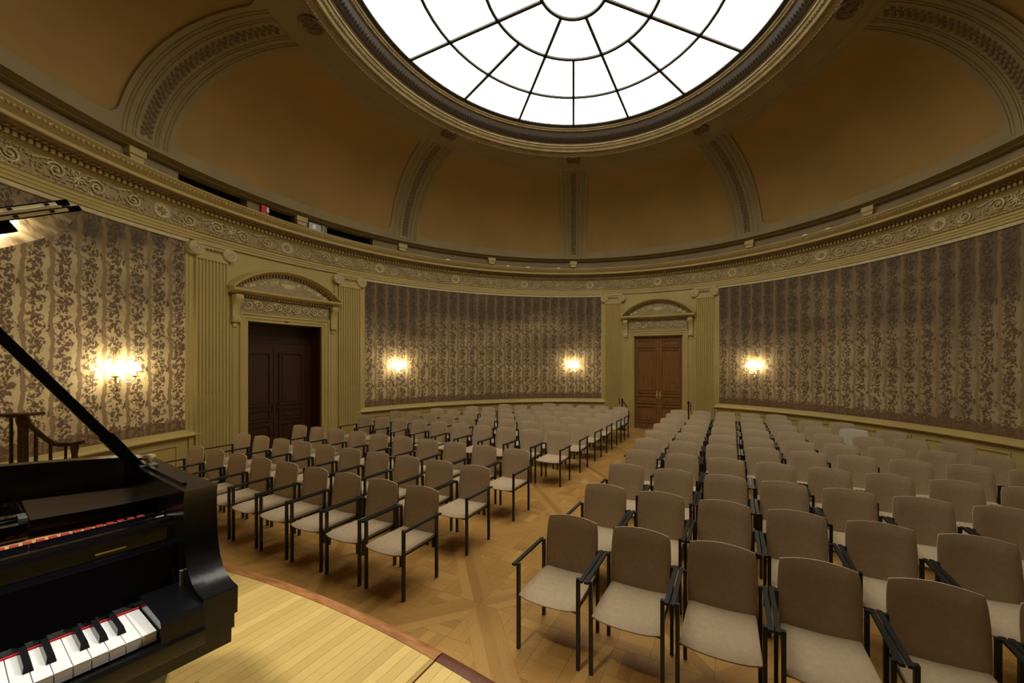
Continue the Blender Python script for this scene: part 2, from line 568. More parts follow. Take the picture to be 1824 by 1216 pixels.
def gen_parquet():
    """diagonal parquet: a lattice of pointed bands, each field framed and filled with basket-weave squares"""
    out = []
    N0 = (-0.827, -2.264); PT = 1.36; W = 0.088
    th = radians(22.5)
    d1 = (cos(th), sin(th)); d2 = (-sin(th), cos(th))

    def tow(a, b_):
        return (N0[0] + d1[0] * a + d2[0] * b_, N0[1] + d1[1] * a + d2[1] * b_)
    rnd = random.Random(5)

    def put(poly, tone, ang):
        pw = [tow(*p) for p in poly]
        cx = sum(p[0] for p in pw) / len(pw); cy = sum(p[1] for p in pw) / len(pw)
        if hypot(cx, cy) > R + 0.05 or parea(pw) < 4e-4:
            return
        out.append((shrink(pw, 0.0009), min(1, max(0, tone)), ang))
    h = W / 2
    for i in range(-7, 8):
        for j in range(-6, 9):
            x, y = i * PT, j * PT
            cw = tow(x + PT / 2, y + PT / 2)
            if hypot(*cw) > R + 1.2:
                continue
            bt = 0.30
            put([(x, y), (x + h, y - h), (x + PT - h, y - h), (x + PT, y), (x + PT - h, y + h), (x + h, y + h)], bt + 0.14 + rnd.uniform(-.12, .12), th)
            put([(x, y), (x - h, y + h), (x - h, y + PT - h), (x, y + PT), (x + h, y + PT - h), (x + h, y + h)], bt - 0.04 + rnd.uniform(-.12, .12), th + pi / 2)
            a0, a1 = x + h, x + PT - h; b0, b1 = y + h, y + PT - h
            f = W
            put([(a0, b0), (a1, b0), (a1 - f, b0 + f), (a0 + f, b0 + f)], 0.58 + rnd.uniform(-.15, .15), th)
            put([(a0, b1), (a1, b1), (a1 - f, b1 - f), (a0 + f, b1 - f)], 0.58 + rnd.uniform(-.15, .15), th)
            put([(a0, b0), (a0, b1), (a0 + f, b1 - f), (a0 + f, b0 + f)], 0.58 + rnd.uniform(-.15, .15), th + pi / 2)
            put([(a1, b0), (a1, b1), (a1 - f, b1 - f), (a1 - f, b0 + f)], 0.58 + rnd.uniform(-.15, .15), th + pi / 2)
            a0 += f; a1 -= f; b0 += f; b1 -= f
            cx, cy = (a0 + a1) / 2, (b0 + b1) / 2
            S = 0.264; q = S / 3
            cg, sg = cos(pi / 4), sin(pi / 4)
            for u in range(-4, 4):
                for v in range(-4, 4):
                    for t in range(3):
                        if (u + v) % 2:
                            rr = (u * S, u * S + S, v * S + t * q, v * S + t * q + q); ga = th + pi / 4
                        else:
                            rr = (u * S + t * q, u * S + t * q + q, v * S, v * S + S); ga = th + 3 * pi / 4
                        po = [(rr[0], rr[2]), (rr[1], rr[2]), (rr[1], rr[3]), (rr[0], rr[3])]
                        po = [(cx + p * cg - s_ * sg, cy + p * sg + s_ * cg) for p, s_ in po]
                        for (A, B, C) in ((1, 0, a1), (-1, 0, -a0), (0, 1, b1), (0, -1, -b0)):
                            po = clip(po, A, B, C)
                            if len(po) < 3:
                                break
                        if len(po) >= 3:
                            put(po, rnd.gauss(0.52, 0.11), ga)
    return out


parq = gen_parquet()
scored = []
for pc in parq:
    cx = sum(p[0] for p in pc[0]) / len(pc[0]); cy = sum(p[1] for p in pc[0]) / len(pc[0])
    pr = proj(cx, cy, 0)
    sc_ = 0
    if pr and -20 < pr[0] < 1844 and pr[1] < 1236:
        e2c = cx * E2[0] + cy * E2[1]
        if e2c > -3.85:
            sc_ = parea(pc[0]) / pr[2] ** 3
    scored.append((sc_, pc))
scored.sort(key=lambda q: -q[0])
for i, (sc_, pc) in enumerate(scored[:300]):
    link('parquet_strip', pieces_mesh('parquet_strip', [pc], 0.0, -0.006, 'parquet'), fl)
stuff(link('parquet_field', pieces_mesh('parquet_field', [q[1] for q in scored[300:]], 0.0, -0.006, 'parquet'), fl))

# ------------------------------------------------------------------ walls
ZTOP = 5.62
SIDES = (('wall_left', -157.5, -67.5), ('wall_back', -67.5, 22.5), ('wall_right', 22.5, 112.5), ('wall_front', 112.5, 202.5))
OPEN = {-67.5: (6.3, 2.98), 22.5: (6.3, 2.98)}


def fabric_mesh(a0, a1, r, z0, z1):
    n = int((a1 - a0) * 2)
    mb = MB().revolve([(r, z0), (r, z1)], a0, a1, n)
    me = bpy.data.meshes.new('fabric_panel'); me.from_pydata(mb.v, [], mb.f); me.update()
    uv = me.uv_layers.new(name='UVMap')
    for lp in me.loops:
        x, y, z = me.vertices[lp.vertex_index].co
        a = atan2(x, y)
        if a1 > 181 and a < 0:
            a += 2 * pi
        uv.data[lp.index].uv = (a * R + 40.06, z)
    for p in me.polygons:
        p.use_smooth = True
    me.materials.append(M['fabric'])
    return me


for wi, (nm, a0, a1) in enumerate(SIDES):
    ha = OPEN[a0][0] if a0 in OPEN else 0; hb = OPEN[a1][0] if a1 in OPEN else 0
    mb = MB().revolve([(R, -0.1), (R, ZTOP), (R + 0.85, ZTOP), (R + 0.85, -0.1)], a0 + ha, a1 - hb, 90, closed=True, caps=True)
    if a0 in OPEN:
        mb.revolve([(R, 2.98), (R, ZTOP), (R + 0.85, ZTOP), (R + 0.85, 2.98)], a0 - ha, a0 + ha, 12, closed=True, caps=True)
    wl = struct(mb.build(nm, 'paint'))
    f0, f1 = a0 + 14.9, a1 - 14.9
    fpo = link('fabric_panel', fabric_mesh(f0, f1, R - 0.012, 0.915, 4.30), wl)
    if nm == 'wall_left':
        fpo.data.materials[0] = M['fabric_lit']
    if nm == 'wall_right':
        fpo.data.materials[0] = M['fabric_darker']
    if nm == 'wall_front':
        fpo.data.materials[0] = M['fill_cut']
    # upright trim beside the fabric and narrow fillet on top of it
    MB().revolve([(R, 4.285), (R - 0.035, 4.29), (R - 0.035, 4.345), (R, 4.35)], f0 - 0.4, f1 + 0.4, 60).build('fillet', 'paint_light', wl)
    for aa in (f0 - 0.35, f1 - 0.02):
        MB().revolve([(R, 0.9), (R - 0.022, 0.9), (R - 0.022, 4.29), (R, 4.29)], aa, aa + 0.37, 1, closed=True, caps=True).build('upright_trim', 'paint', wl)
    rail = [(R, 0.93), (R - 0.025, 0.925), (R - 0.03, 0.90), (R - 0.045, 0.86), (R - 0.075, 0.845), (R - 0.085, 0.825), (R - 0.08, 0.81),
            (R - 0.03, 0.80), (R - 0.022, 0.775), (R, 0.77)]
    MB().revolve(rail, a0 + 13.0, a1 - 13.0, 70).build('chair_rail', 'paint', wl)
    # dado panels: raised frames below the rail
    npan = 5; span = (f1 - f0) / npan
    for i in range(npan):
        p0, p1 = f0 + span * i + 0.9, f0 + span * (i + 1) - 0.9
        mb = MB()
        for (za, zb) in ((0.66, 0.69), (0.22, 0.25)):
            mb.revolve([(R, za), (R - 0.018, za), (R - 0.018, zb), (R, zb)], p0, p1, 14, closed=True, caps=True)
        for aa in (p0, p1 - 0.25):
            mb.revolve([(R, 0.25), (R - 0.018, 0.25), (R - 0.018, 0.66), (R, 0.66)], aa, aa + 0.25, 1, closed=True, caps=True)
        mb.build('dado_panel', 'paint', wl)
    bb = [(R, 0.18), (R - 0.02, 0.175), (R - 0.035, 0.15), (R - 0.035, 0.0), (R, 0.0)]
    struct(MB().revolve(bb, a0 + 15, a1 - 15, 60).build('baseboard_' + nm[5:], 'paint'))


# ------------------------------------------------------------------ entablature (trim_1)
def scroll_bay(length, height, nsp, leafn, seed, tr=0.014, dep=0.022):
    """running foliage in relief, local x along, z up, -y out of the wall"""
    mb = MB(); rnd = random.Random(seed)
    sr = height * 0.40
    step = length / nsp
    for i in range(nsp):
        cx = -length / 2 + step * (i + 0.5)
        sg = 1 if i % 2 else -1
        mir = 1 if cx < 0 else -1
        pts = []; N_ = 22
        for k in range(N_):
            t = k / (N_ - 1)
            an = sg * mir * (pi * 0.9 - t * 3.2 * pi)
            r_ = sr * (1 - 0.80 * t)
            pts.append((cx + r_ * cos(an), -dep * 0.7, sg * height * 0.04 + r_ * sin(an)))
            if k % 2 == 0 and k < 14:
                ro_ = r_ + height * 0.05
                mb.blob((cx + ro_ * cos(an), -dep * 0.5, max(-.44, min(.44, (sg * height * 0.04 + ro_ * sin(an)) / height)) * height),
                        height * 0.075, dep * 0.8, height * 0.035, rot=an + 0.7 * sg * mir, n=5)
        mb.tube(pts, [tr * (1.1 - 0.5 * k / (N_ - 1)) for k in range(N_)], n=5)
        mb.blob((cx, -dep * 0.8, sg * height * 0.04), height * 0.085, dep, height * 0.085)
        pts = [(cx - step * 0.55 + step * 0.5 * k / 6, -dep * 0.5, sg * height * (0.42 - 0.10 * cos(pi * k / 6))) for k in range(7)]
        mb.tube(pts, tr * 0.8, n=4)
    for i in range(leafn):
        x = rnd.uniform(-length / 2, length / 2); z = rnd.uniform(-0.42, 0.42) * height
        ph = ((x + length / 2) / step) % 1
        if abs(ph - 0.5) < 0.30 and abs(z) < height * 0.33:
            z = math.copysign(rnd.uniform(0.34, 0.45) * height, z)
        mb.blob((x, -dep * 0.45, z), height * rnd.uniform(0.06, 0.11), dep * 0.9, height * rnd.uniform(0.025, 0.04), rot=rnd.uniform(0, pi), n=5)
    return mb


ent_prof = [(R, 4.352), (6.958, 4.358), (6.958, 4.405), (6.945, 4.41), (6.945, 4.452), (6.930, 4.458), (6.930, 4.50), (6.905, 4.515),
            (6.905, 4.535), (6.93, 4.545), (6.955, 4.548), (6.955, 4.822), (6.945, 4.826), (6.93, 4.845), (6.915, 4.850), (6.90, 4.854),
            (6.90, 4.925), (6.875, 4.930), (6.85, 4.945), (6.83, 4.968), (6.82, 4.974), (6.665, 4.978), (6.66, 4.985), (6.66, 5.030),
            (6.645, 5.038), (6.63, 5.044), (6.61, 5.066), (6.58, 5.085), (6.545, 5.110), (6.525, 5.128), (6.525, 5.142), (6.65, 5.160), (R, 5.20)]
ent = struct(MB().revolve(ent_prof, 0, 360, 240).build('trim_1', 'paint', smooth=28))
MB().revolve([(6.9545, 4.556), (6.9535, 4.556), (6.9535, 4.815), (6.9545, 4.815)], 0, 360, 240).build('frieze_field', 'frieze_field', ent)
MB().revolve([(6.8995, 4.857), (6.897, 4.857), (6.897, 4.923), (6.872, 4.929), (6.847, 4.943), (6.827, 4.966), (6.70, 4.972)], 0, 360, 240).build('bed_moulding', 'bed_brown', ent)
VIS = (-104, 96)
bayl = 2 * pi * 6.955 / 20
bay_me = MB()
sb = scroll_bay(bayl - 0.34, 0.262, 4, 150, 3)
sb.v = [((6.955 + y) * sin(x / 6.955), (6.955 + y) * cos(x / 6.955), z) for x, y, z in sb.v]
bay_me = sb.mesh('frieze_scroll', 'paint_light', 50)
# acanthus tuft in the middle of each bay
tuft = MB(); rnd = random.Random(9)
for i in range(16):
    an = pi * (i + 0.5) / 16 * 2
    rr = 0.05 + 0.045 * (i % 2)
    tuft.blob((rr * cos(an), -0.014, rr * 1.1 * sin(an)), 0.034, 0.016, 0.014, rot=an, n=5)
tuft.blob((0, -0.016, 0), 0.035, 0.02, 0.035)
tuft_me = tuft.mesh('leaf_tuft', 'paint_light', 50)
med = MB()
med.lathe([(0.125, 0), (0.128, -0.014), (0.116, -0.024), (0.104, -0.018), (0.098, -0.008), (0.09, -0.006), (0.0, -0.004)][::-1], n=24, axis='y')
med_me = med.mesh('medallion', 'paint_light', 40)
ros = MB()
for i in range(8):
    an = 2 * pi * i / 8
    ros.blob((0.052 * cos(an), -0.012, 0.052 * sin(an)), 0.030, 0.010, 0.015, rot=an, n=6)
ros.blob((0, -0.014, 0), 0.022, 0.014, 0.022)
ros_me = ros.mesh('rosette', 'paint_gilt', 50)
for i in range(20):
    am = -67.5 + 18 * i
    am = (am + 180) % 360 - 180
    if not (VIS[0] < am < VIS[1]):
        continue
    t = radians(am)
    o = link('medallion', med_me, ent, (6.955 * sin(t), 6.955 * cos(t), 4.685), -t)
    link('rosette', ros_me, o)
    tb = radians(am + 9)
    link('frieze_scroll', bay_me, ent, (0, 0, 4.685), -tb)
    link('leaf_tuft', tuft_me, ent, (6.955 * sin(tb), 6.955 * cos(tb), 4.685), -tb)
# dentils: every tooth a piece
ND = 570
den_me = MB().box(-0.022, 0.022, -0.045, 0.01, 4.868, 4.922).mesh('dentil', 'paint', 0)
bead = MB(); beadlow = MB()
for i in range(ND):
    a = -180 + 360 * i / ND
    if -104 < a < 88:
        t = radians(a)
        link('dentil', den_me, ent, (6.90 * sin(t), 6.90 * cos(t), 0), -t)
        t2 = radians(a + 180 / ND)
        e = MB().blob((0, 0, 0), 0.020, 0.020, 0.018, n=6)
        bead.add([(6.835 * sin(t2) + x * cos(t2) + y * sin(t2), 6.835 * cos(t2) - x * sin(t2) + y * cos(t2), 4.948 + z) for x, y, z in e.v], e.f)
stuff(bead.build('egg_row', 'paint', ent))
for i in range(700):
    a = -180 + 360 * i / 700
    if VIS[0] < a < VIS[1]:
        t2 = radians(a)
        e = MB().blob((0, 0, 0), 0.020, 0.012, 0.013, n=4)
        beadlow.add([(6.903 * sin(t2) + x * cos(t2) + y * sin(t2), 6.903 * cos(t2) - x * sin(t2) + y * cos(t2), 4.527 + z) for x, y, z in e.v], e.f)
        e = MB().blob((0, 0, 0), 0.022, 0.014, 0.030, rot=0.5 if i % 2 else -0.5, n=5)
        beadlow.add([(6.575 * sin(t2) + x * cos(t2) + y * sin(t2), 6.575 * cos(t2) - x * sin(t2) + y * cos(t2), 5.092 + z) for x, y, z in e.v], e.f)
stuff(beadlow.build('leaf_moulding', 'paint_gilt', ent))

# ------------------------------------------------------------------ attic band above the cornice (trim_2)
ATT = 6.79


def attic_piece(a0, a1):
    return MB().revolve([(ATT, 5.14), (ATT, 5.44), (R, 5.44), (R, 5.14)], a0, a1, max(2, int((a1 - a0) / 2)), closed=True, caps=True)


slots = ((-84.5, -74.8), (-71.6, -66.6), (-60.9, -51.5))
att = MB()
edges = [-180] + [q for s_ in slots for q in s_] + [180]
for i in range(0, len(edges), 2):
    p = attic_piece(edges[i], edges[i + 1]); att.add(p.v, p.f)
att = struct(att.build('trim_2', 'attic'))
for (s0, s1) in slots:
    MB().revolve([(R - 0.004, 5.15), (R - 0.004, 5.44)], s0 - 0.2, s1 + 0.2, 8).build('slot_back', 'black', att)
brk = MB()
brk.box(-0.115, 0.115, -0.105, 0.0, 5.31, 5.415)
brk.prism([(-0.10, 5.31), (0.10, 5.31), (0.085, 5.22), (-0.085, 5.23)], -0.085, 0.0, 'y')
brk_me = brk.mesh('bracket_block', 'paint', 30)
for a in (-90, -67.5 + 1.5, -45, -22.5, 0, 45, 67.5, 90):
    t = radians(a)
    link('bracket_block', brk_me, att, (ATT * sin(t), ATT * cos(t), 0), -t)

# ------------------------------------------------------------------ ceiling: coved dome with ribs and panels
EC, EA, EB, EZ = 4.25, 2.33, 1.80, 5.40


def dome(phi, a, off=0.0):
    """phi degrees up the cove, a degrees round; off moves outward"""
    r = EC + (EA + off) * cos(radians(phi)); z = EZ + (EB + off) * sin(radians(phi))
    t = radians(a)
    return (r * sin(t), r * cos(t), z)


def dome_r(phi):
    return EC + EA * cos(radians(phi))


shell = MB()
prof = [(R, 5.37), (6.60, 5.37), (6.60, 5.372)]
cei = struct(MB().revolve([(R + 0.2, 5.60), (6.9, 5.58)] + [(EC + (EA + 0.06) * cos(radians(p)), EZ + (EB + 0.06) * sin(radians(p))) for p in range(6, 94, 6)]
                          + [(3.9, 7.45), (3.3, 7.80)], 0, 360, 120).build('ceiling', 'dome_panel'))
base_prof = [(6.90, 5.408), (6.705, 5.410), (6.695, 5.415), (6.695, 5.435), (6.68, 5.44), (6.66, 5.455), (6.60, 5.475), (6.585, 5.50)]
MB().revolve(base_prof, 0, 360, 160).build('base_moulding', 'dome_frame', cei)
PH0, PH1, PHT = 8.3, 85.5, 90.0
HW = 0.385; CR = 0.20


def panel_edge(phi):
    """half width in degrees of the panel at phi"""
    r = dome_r(phi)
    half = 22.5 - math.degrees(math.asin(min(0.99, HW / r)))
    arc0 = radians(phi - PH0) * 2.05; arc1 = radians(PH1 - phi) * 2.2
    d = min(arc0, arc1)
    if d < CR:
        ins = CR - sqrt(max(0, CR * CR - (CR - d) ** 2))
        half -= math.degrees(ins / r)
    return half


phis = [PH0 + 0.001, PH0 + 0.6, PH0 + 1.5, PH0 + 3, PH0 + 5] + [PH0 + 5 + (PH1 - PH0 - 10) * i / 14 for i in range(1, 14)] + [PH1 - 5, PH1 - 3, PH1 - 1.5, PH1 - 0.6, PH1 - 0.001]
pan = MB(); NA = 14; vs = []; fs = []
for p in phis:
    h = panel_edge(p)
    for k in range(NA + 1):
        vs.append(dome(p, -h + 2 * h * k / NA, 0.035))
for i in range(len(phis) - 1):
    for k in range(NA):
        a = i * (NA + 1) + k
        fs.append((a, a + 1, a + NA + 2, a + NA + 1))
pan.add(vs, fs)
pan_me = pan.mesh('dome_panel', 'dome_panel', 60)
frm = MB(); fr = [panel_edge(p) for p in phis]
for sg in (-1, 1):
    vs = []; fs = []
    for p, h in zip(phis, fr):
        for k in range(5):
            vs.append(dome(p, sg * (h + (22.5 - h) * k / 4), 0.0))
        vs.append(dome(p, sg * h, 0.045))
    for i in range(len(phis) - 1):
        a = i * 6; c = a + 6
        for k in range(4):
            fs.append((a + k, a + k + 1, c + k + 1, c + k))
        fs.append((a, c, c + 5, a + 5))
    frm.add(vs, fs)
for (pa, pb, edge) in ((2.0, PH0, 1), (PH1, PHT, 0)):
    vs = []; fs = []
    h0 = fr[0] if edge else fr[-1]
    for p in (pa, pb):
        for k in range(17):
            vs.append(dome(p, -22.5 + 45 * k / 16, 0.0))
    for k in range(16):
        fs.append((k, k + 1, 17 + k + 1, 17 + k))
    frm.add(vs, fs)
    pe = pb if edge else pa
    vs = []; fs = []
    for k in range(17):
        a = -h0 + 2 * h0 * k / 16
        vs += [dome(pe, a, 0.0), dome(pe, a, 0.045)]
    for k in range(16):
        fs.append((2 * k, 2 * k + 1, 2 * k + 3, 2 * k + 2))
    frm.add(vs, fs)
frm_me = frm.mesh('panel_frame', 'dome_frame', 30)
# rib: mouldings and a running ornament
rib = MB(); orn = MB()


def rib_pt(phi, lat, out):
    """lateral metres on the rib at angle 0; out = towards the room"""
    r = EC + (EA - out) * cos(radians(phi)); z = EZ + (EB - out) * sin(radians(phi))
    return (lat, sqrt(max(0.01, r * r - lat * lat)), z)


RPH = [4 + 82 * i / 30 for i in range(31)]
for lat in (-0.30, -0.255, -0.17, -0.135, 0.135, 0.17, 0.255, 0.30):
    rib.tube([rib_pt(p, lat, 0.0) for p in RPH], 0.016, n=5)
for p in (RPH[0], RPH[-1]):
    rib.tube([rib_pt(p, l_ / 100, 0.0) for l_ in range(-13, 14, 2)], 0.014, n=5)
nq = 30
for i in range(nq):
    p = 6 + 78 * (i + 0.5) / nq
    for lat, rx in ((-0.05, 0.035), (0.05, 0.035), (0, 0.03)):
        c = rib_pt(p + (1.1 if lat == 0 else 0), lat, 0.004)
        e = MB().blob((0, 0, 0), rx, 0.018, 0.040, n=6)
        t = radians(p)
        # tilt blob along the cove
        orn.add([(c[0] + x, c[1] + y * cos(t) - z * sin(t), c[2] + y * sin(t) + z * cos(t)) for x, y, z in e.v], e.f)
rib_me = rib.mesh('rib', 'dome_frame', 50); orn_me = orn.mesh('rib_ornament', 'dome_relief', 50)
rsd = MB()
rsd.lathe([(0.0, -0.012), (0.05, -0.02), (0.06, -0.03), (0.13, -0.02), (0.15, -0.035), (0.17, -0.03), (0.175, 0.0)], n=20, axis='z')
for i in range(8):
    an = 2 * pi * i / 8
    e = MB().blob((0, 0, 0), 0.045, 0.022, 0.018, n=6)
    rsd.add([(0.085 * cos(an) + x * cos(an) - y * sin(an), 0.085 * sin(an) + x * sin(an) + y * cos(an), -0.025 + z) for x, y, z in e.v], e.f)
rsd_me = rsd.mesh('ring_rosette', 'dome_relief', 40)
for k in range(8):
    a = radians(45 * k)
    link('dome_panel', pan_me, cei, (0, 0, 0), -(a + pi / 8))
    link('panel_frame', frm_me, cei, (0, 0, 0), -(a + pi / 8))
    o = link('rib', rib_me, cei, (0, 0, 0), -a)
    link('rib_ornament', orn_me, o)
    link('ring_rosette', rsd_me, cei, (3.98 * sin(a), 3.98 * cos(a), 7.252), -a)

# ring round the skylight (trim_3)
ring_prof = [(4.27, 7.20), (4.22, 7.19), (4.20, 7.205), (3.86, 7.265), (3.84, 7.25), (3.80, 7.245), (3.77, 7.265)]
MB().revolve(ring_prof, 0, 360, 160).build('ring_band', 'dome_frame', cei)
ring2 = [(3.77, 7.265), (3.74, 7.27), (3.72, 7.30), (3.70, 7.285), (3.665, 7.285), (3.645, 7.31), (3.63, 7.335), (3.60, 7.34), (3.58, 7.37), (3.555, 7.375), (3.55, 7.40), (3.52, 7.41)]
trm3 = struct(MB().revolve(ring2, 0, 360, 160).build('trim_3', 'ring_paint', smooth=30))
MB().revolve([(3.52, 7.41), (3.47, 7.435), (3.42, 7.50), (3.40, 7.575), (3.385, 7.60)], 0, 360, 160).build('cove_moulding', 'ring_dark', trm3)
MB().revolve([(3.385, 7.60), (3.36, 7.60), (3.345, 7.625), (3.32, 7.63), (3.31, 7.655), (3.29, 7.66)], 0, 360, 160).build('inner_moulding', 'ring_paint', trm3)
rl = MB()
for i in range(420):
    t = 2 * pi * i / 420
    for (rr, zz, sx, sy, sz) in ((3.805, 7.245, 0.026, 0.02, 0.014), (3.615, 7.335, 0.02, 0.014, 0.012), (3.35, 7.612, 0.022, 0.012, 0.012)):
        e = MB().blob((0, 0, 0), sx, sy, sz, n=4)
        rl.add([(rr * sin(t) + x * cos(t) + y * sin(t), rr * cos(t) - x * sin(t) + y * cos(t), zz + z) for x, y, z in e.v], e.f)
rd = MB()
for i in range(360):
    t = 2 * pi * i / 360
    e = MB().blob((0, 0, 0), 0.016, 0.030, 0.040, n=4)
    rd.add([(3.435 * sin(t) + x * cos(t) + y * sin(t), 3.435 * cos(t) - x * sin(t) + y * cos(t), 7.49 + z) for x, y, z in e.v], e.f)
stuff(rd.build('cove_leaves', 'ring_dark', trm3, smooth=60))
stuff(rl.build('leaf_beading', 'paint_gilt', trm3, smooth=60))

# ------------------------------------------------------------------ skylight (window_1)
RS = (0.516, 1.33, 2.32, 3.235); ZS = 7.69
win = struct(MB().revolve([(3.30, 7.655), (3.225, 7.665), (3.225, 7.70), (3.30, 7.71)], 0, 360, 120, closed=True).build('window_1', 'iron'))


def pane(r0, r1, a0, a1, n=8):
    g = 0.010
    vs = []; fs = []
    for i in range(n + 1):
        a = radians(a0 + (a1 - a0) * i / n)
        for (r_, z) in ((r0, ZS), (r1, ZS), (r1, ZS + 0.012), (r0, ZS + 0.012)):
            vs.append((r_ * sin(a), r_ * cos(a), z))
    for i in range(n):
        for j in range(4):
            k = (j + 1) % 4
            fs.append((4 * i + j, 4 * i + 4 + j, 4 * i + 4 + k, 4 * i + k))
    fs.append((0, 1, 2, 3)); fs.append((4 * n, 4 * n + 3, 4 * n + 2, 4 * n + 1))
    return MB().add(vs, fs)


MB().lathe([(RS[0], 0), (RS[0], 0.012)], (0, 0, ZS), n=32).build('pane', 'skylight', win)
pm = pane(RS[0], RS[1], 22.5, 67.5).mesh('pane', 'skylight', 30)
for k in range(8):
    link('pane', pm, win, (0, 0, 0), -radians(45 * k))
for q in (1, 2):
    pm = pane(RS[q], RS[q + 1], 0, 22.5).mesh('pane', 'skylight', 30)
    for k in range(16):
        link('pane', pm, win, (0, 0, 0), -radians(22.5 * k))
for q in (0, 1, 2):
    MB().revolve([(RS[q] - 0.024, ZS), (RS[q] - 0.024, ZS - 0.03), (RS[q] + 0.024, ZS - 0.03), (RS[q] + 0.024, ZS)], 0, 360, 64, closed=True).build('ring_bar', 'iron', win)
bar1 = MB().box(-0.024, 0.024, RS[0], RS[3], ZS - 0.03, ZS).mesh('spoke_bar', 'iron', 0)
bar2 = MB().box(-0.024, 0.024, RS[1], RS[3], ZS - 0.03, ZS).mesh('spoke_bar', 'iron', 0)
for k in range(16):
    link('spoke_bar', bar1 if k % 2 else bar2, win, (0, 0, 0), -radians(22.5 * k))

# ------------------------------------------------------------------ doors


def door(n, a, leaf_dep, leaf_h, wood):
    loc, rz = wall_frame(a)
    W = 0.77
    d = struct(empty('door_%d' % n, loc, rz))
    # reveal
    mb = MB()
    for sx in (-1, 1):
        mb.box(sx * W, sx * (W - 0.025), 0.0, leaf_dep + 0.06, 0, 2.98)
    mb.box(-W, W, 0.0, leaf_dep + 0.06, 2.955, 2.98, 6)
    mb.bent().build('reveal', wood if n == 1 else 'paint', d)
    if leaf_h < 2.9:
        mb = MB().box(-W, W, leaf_dep, leaf_dep + 0.05, leaf_h, 2.96, 6)
        mb.box(-W + 0.12, W - 0.12, leaf_dep - 0.015, leaf_dep, leaf_h + 0.06, 2.9, 6)
        mb.bent().build('overpanel', wood, d)
        mb = MB()
        for sx in (-1, 1):
            mb.box(sx * (W - 0.025), sx * (W - 0.13), leaf_dep - 0.02, leaf_dep + 0.05, 0, leaf_h)
        mb.bent().build('inner_frame', wood, d)
        WL = W - 0.13
    else:
        WL = W - 0.025
    for sx in (-1, 1):
        lf = MB().box(sx * 0.004, sx * WL, leaf_dep, leaf_dep + 0.05, 0.01, leaf_h, 3).bent().build('door_leaf', wood, d)
        x0, x1 = sx * (0.06 + 0.02), sx * (WL - 0.07)
        for (z0, z1) in ((0.18, 0.72), (0.80, 1.06), (1.14, leaf_h - 0.42), (leaf_h - 0.36, leaf_h - 0.12)):
            if n == 1 and z0 > 2.0:
                continue
            mb = MB(); t = 0.028
            zt = z1 if not (n == 1 and z0 == 1.14) else leaf_h - 0.15
            mb.box(x0, x1, leaf_dep - 0.030, leaf_dep, z0, z0 + t, 3).box(x0, x1, leaf_dep - 0.030, leaf_dep, zt - t, zt, 3)
            mb.box(x0, x0 + sx * t, leaf_dep - 0.030, leaf_dep, z0 + t, zt - t).box(x1 - sx * t, x1, leaf_dep - 0.030, leaf_dep, z0 + t, zt - t)
            mb.box(x0 + sx * 0.075, x1 - sx * 0.075, leaf_dep - 0.016, leaf_dep, z0 + 0.075, zt - 0.075, 3)
            mb.bent().build('leaf_panel', wood, lf)
        mb = MB().box(sx * 0.035, sx * 0.062, leaf_dep - 0.008, leaf_dep, 0.98, 1.20)
        mb.lathe([(0.008, 0.0), (0.008, -0.03), (0.016, -0.04), (0.016, -0.055), (0.006, -0.06)][::-1], (sx * 0.048, leaf_dep - 0.008, 1.08), n=10, axis='y')
        mb.bent().build('door_handle', 'brass' if n == 2 else 'bronze', lf)
    MB().box(-0.022, 0.022, leaf_dep - 0.014, leaf_dep + 0.04, 0.01, leaf_h).bent().build('meeting_stile', wood, d)
    # casing
    mb = MB()
    for (i0, i1, dp) in ((0.0, 0.06, 0.05), (0.06, 0.13, 0.065), (0.13, 0.165, 0.085)):
        for sx in (-1, 1):
            mb.box(sx * (W + i0), sx * (W + i1), -dp, 0, 0, 2.98 + i1)
        mb.box(-W - i0, W + i0, -dp, 0, 2.98 + i0, 2.98 + i1, 10)
    mb.bent().build('casing', 'paint', d)
    mb = MB()
    for sx in (-1, 1):
        mb.box(sx * (W + 0.165), sx * (W + 0.33), -0.045, 0, 0, 3.0)
        mb.box(sx * (W + 0.205), sx * (W + 0.29), -0.055, -0.045, 0.2, 2.85)
    mb.bent().build('side_strip', 'paint', d)
    # frieze
    fz = MB().box(-0.92, 0.92, -0.07, 0, 3.145, 3.45, 12)
    fz.box(-0.94, 0.94, -0.085, 0, 3.145, 3.175, 12).bent()
    fz = fz.build('door_frieze', 'frieze_field', d)
    s1 = scroll_bay(1.76, 0.20, 9, 50, 5, tr=0.014, dep=0.020)
    s1.v = [(x, y - 0.07, z + 3.31) for x, y, z in s1.v]
    s1.bent().build('frieze_scroll', 'paint_light', fz, smooth=50)
    # consoles
    for sx in (-1, 1):
        prof = [(0, 3.48), (-0.20, 3.48), (-0.215, 3.44), (-0.20, 3.38), (-0.155, 3.33), (-0.12, 3.24), (-0.10, 3.12), (-0.11, 3.04), (-0.13, 2.99), (-0.12, 2.94), (-0.08, 2.92), (0, 2.93)]
        xx = sx * (W + 0.25)
        c_ = MB().prism(prof, xx - 0.065, xx + 0.065, 'x')
        c_.lathe([(0.05, -0.075), (0.05, 0.075)], (xx, -0.155, 3.42), n=14, axis='x')
        c_.lathe([(0.036, -0.072), (0.036, 0.072)], (xx, -0.085, 2.975), n=14, axis='x')
        c_.blob((xx, -0.06, 2.87), 0.05, 0.035, 0.055)
        c_.bent().build('console', 'paint', d)
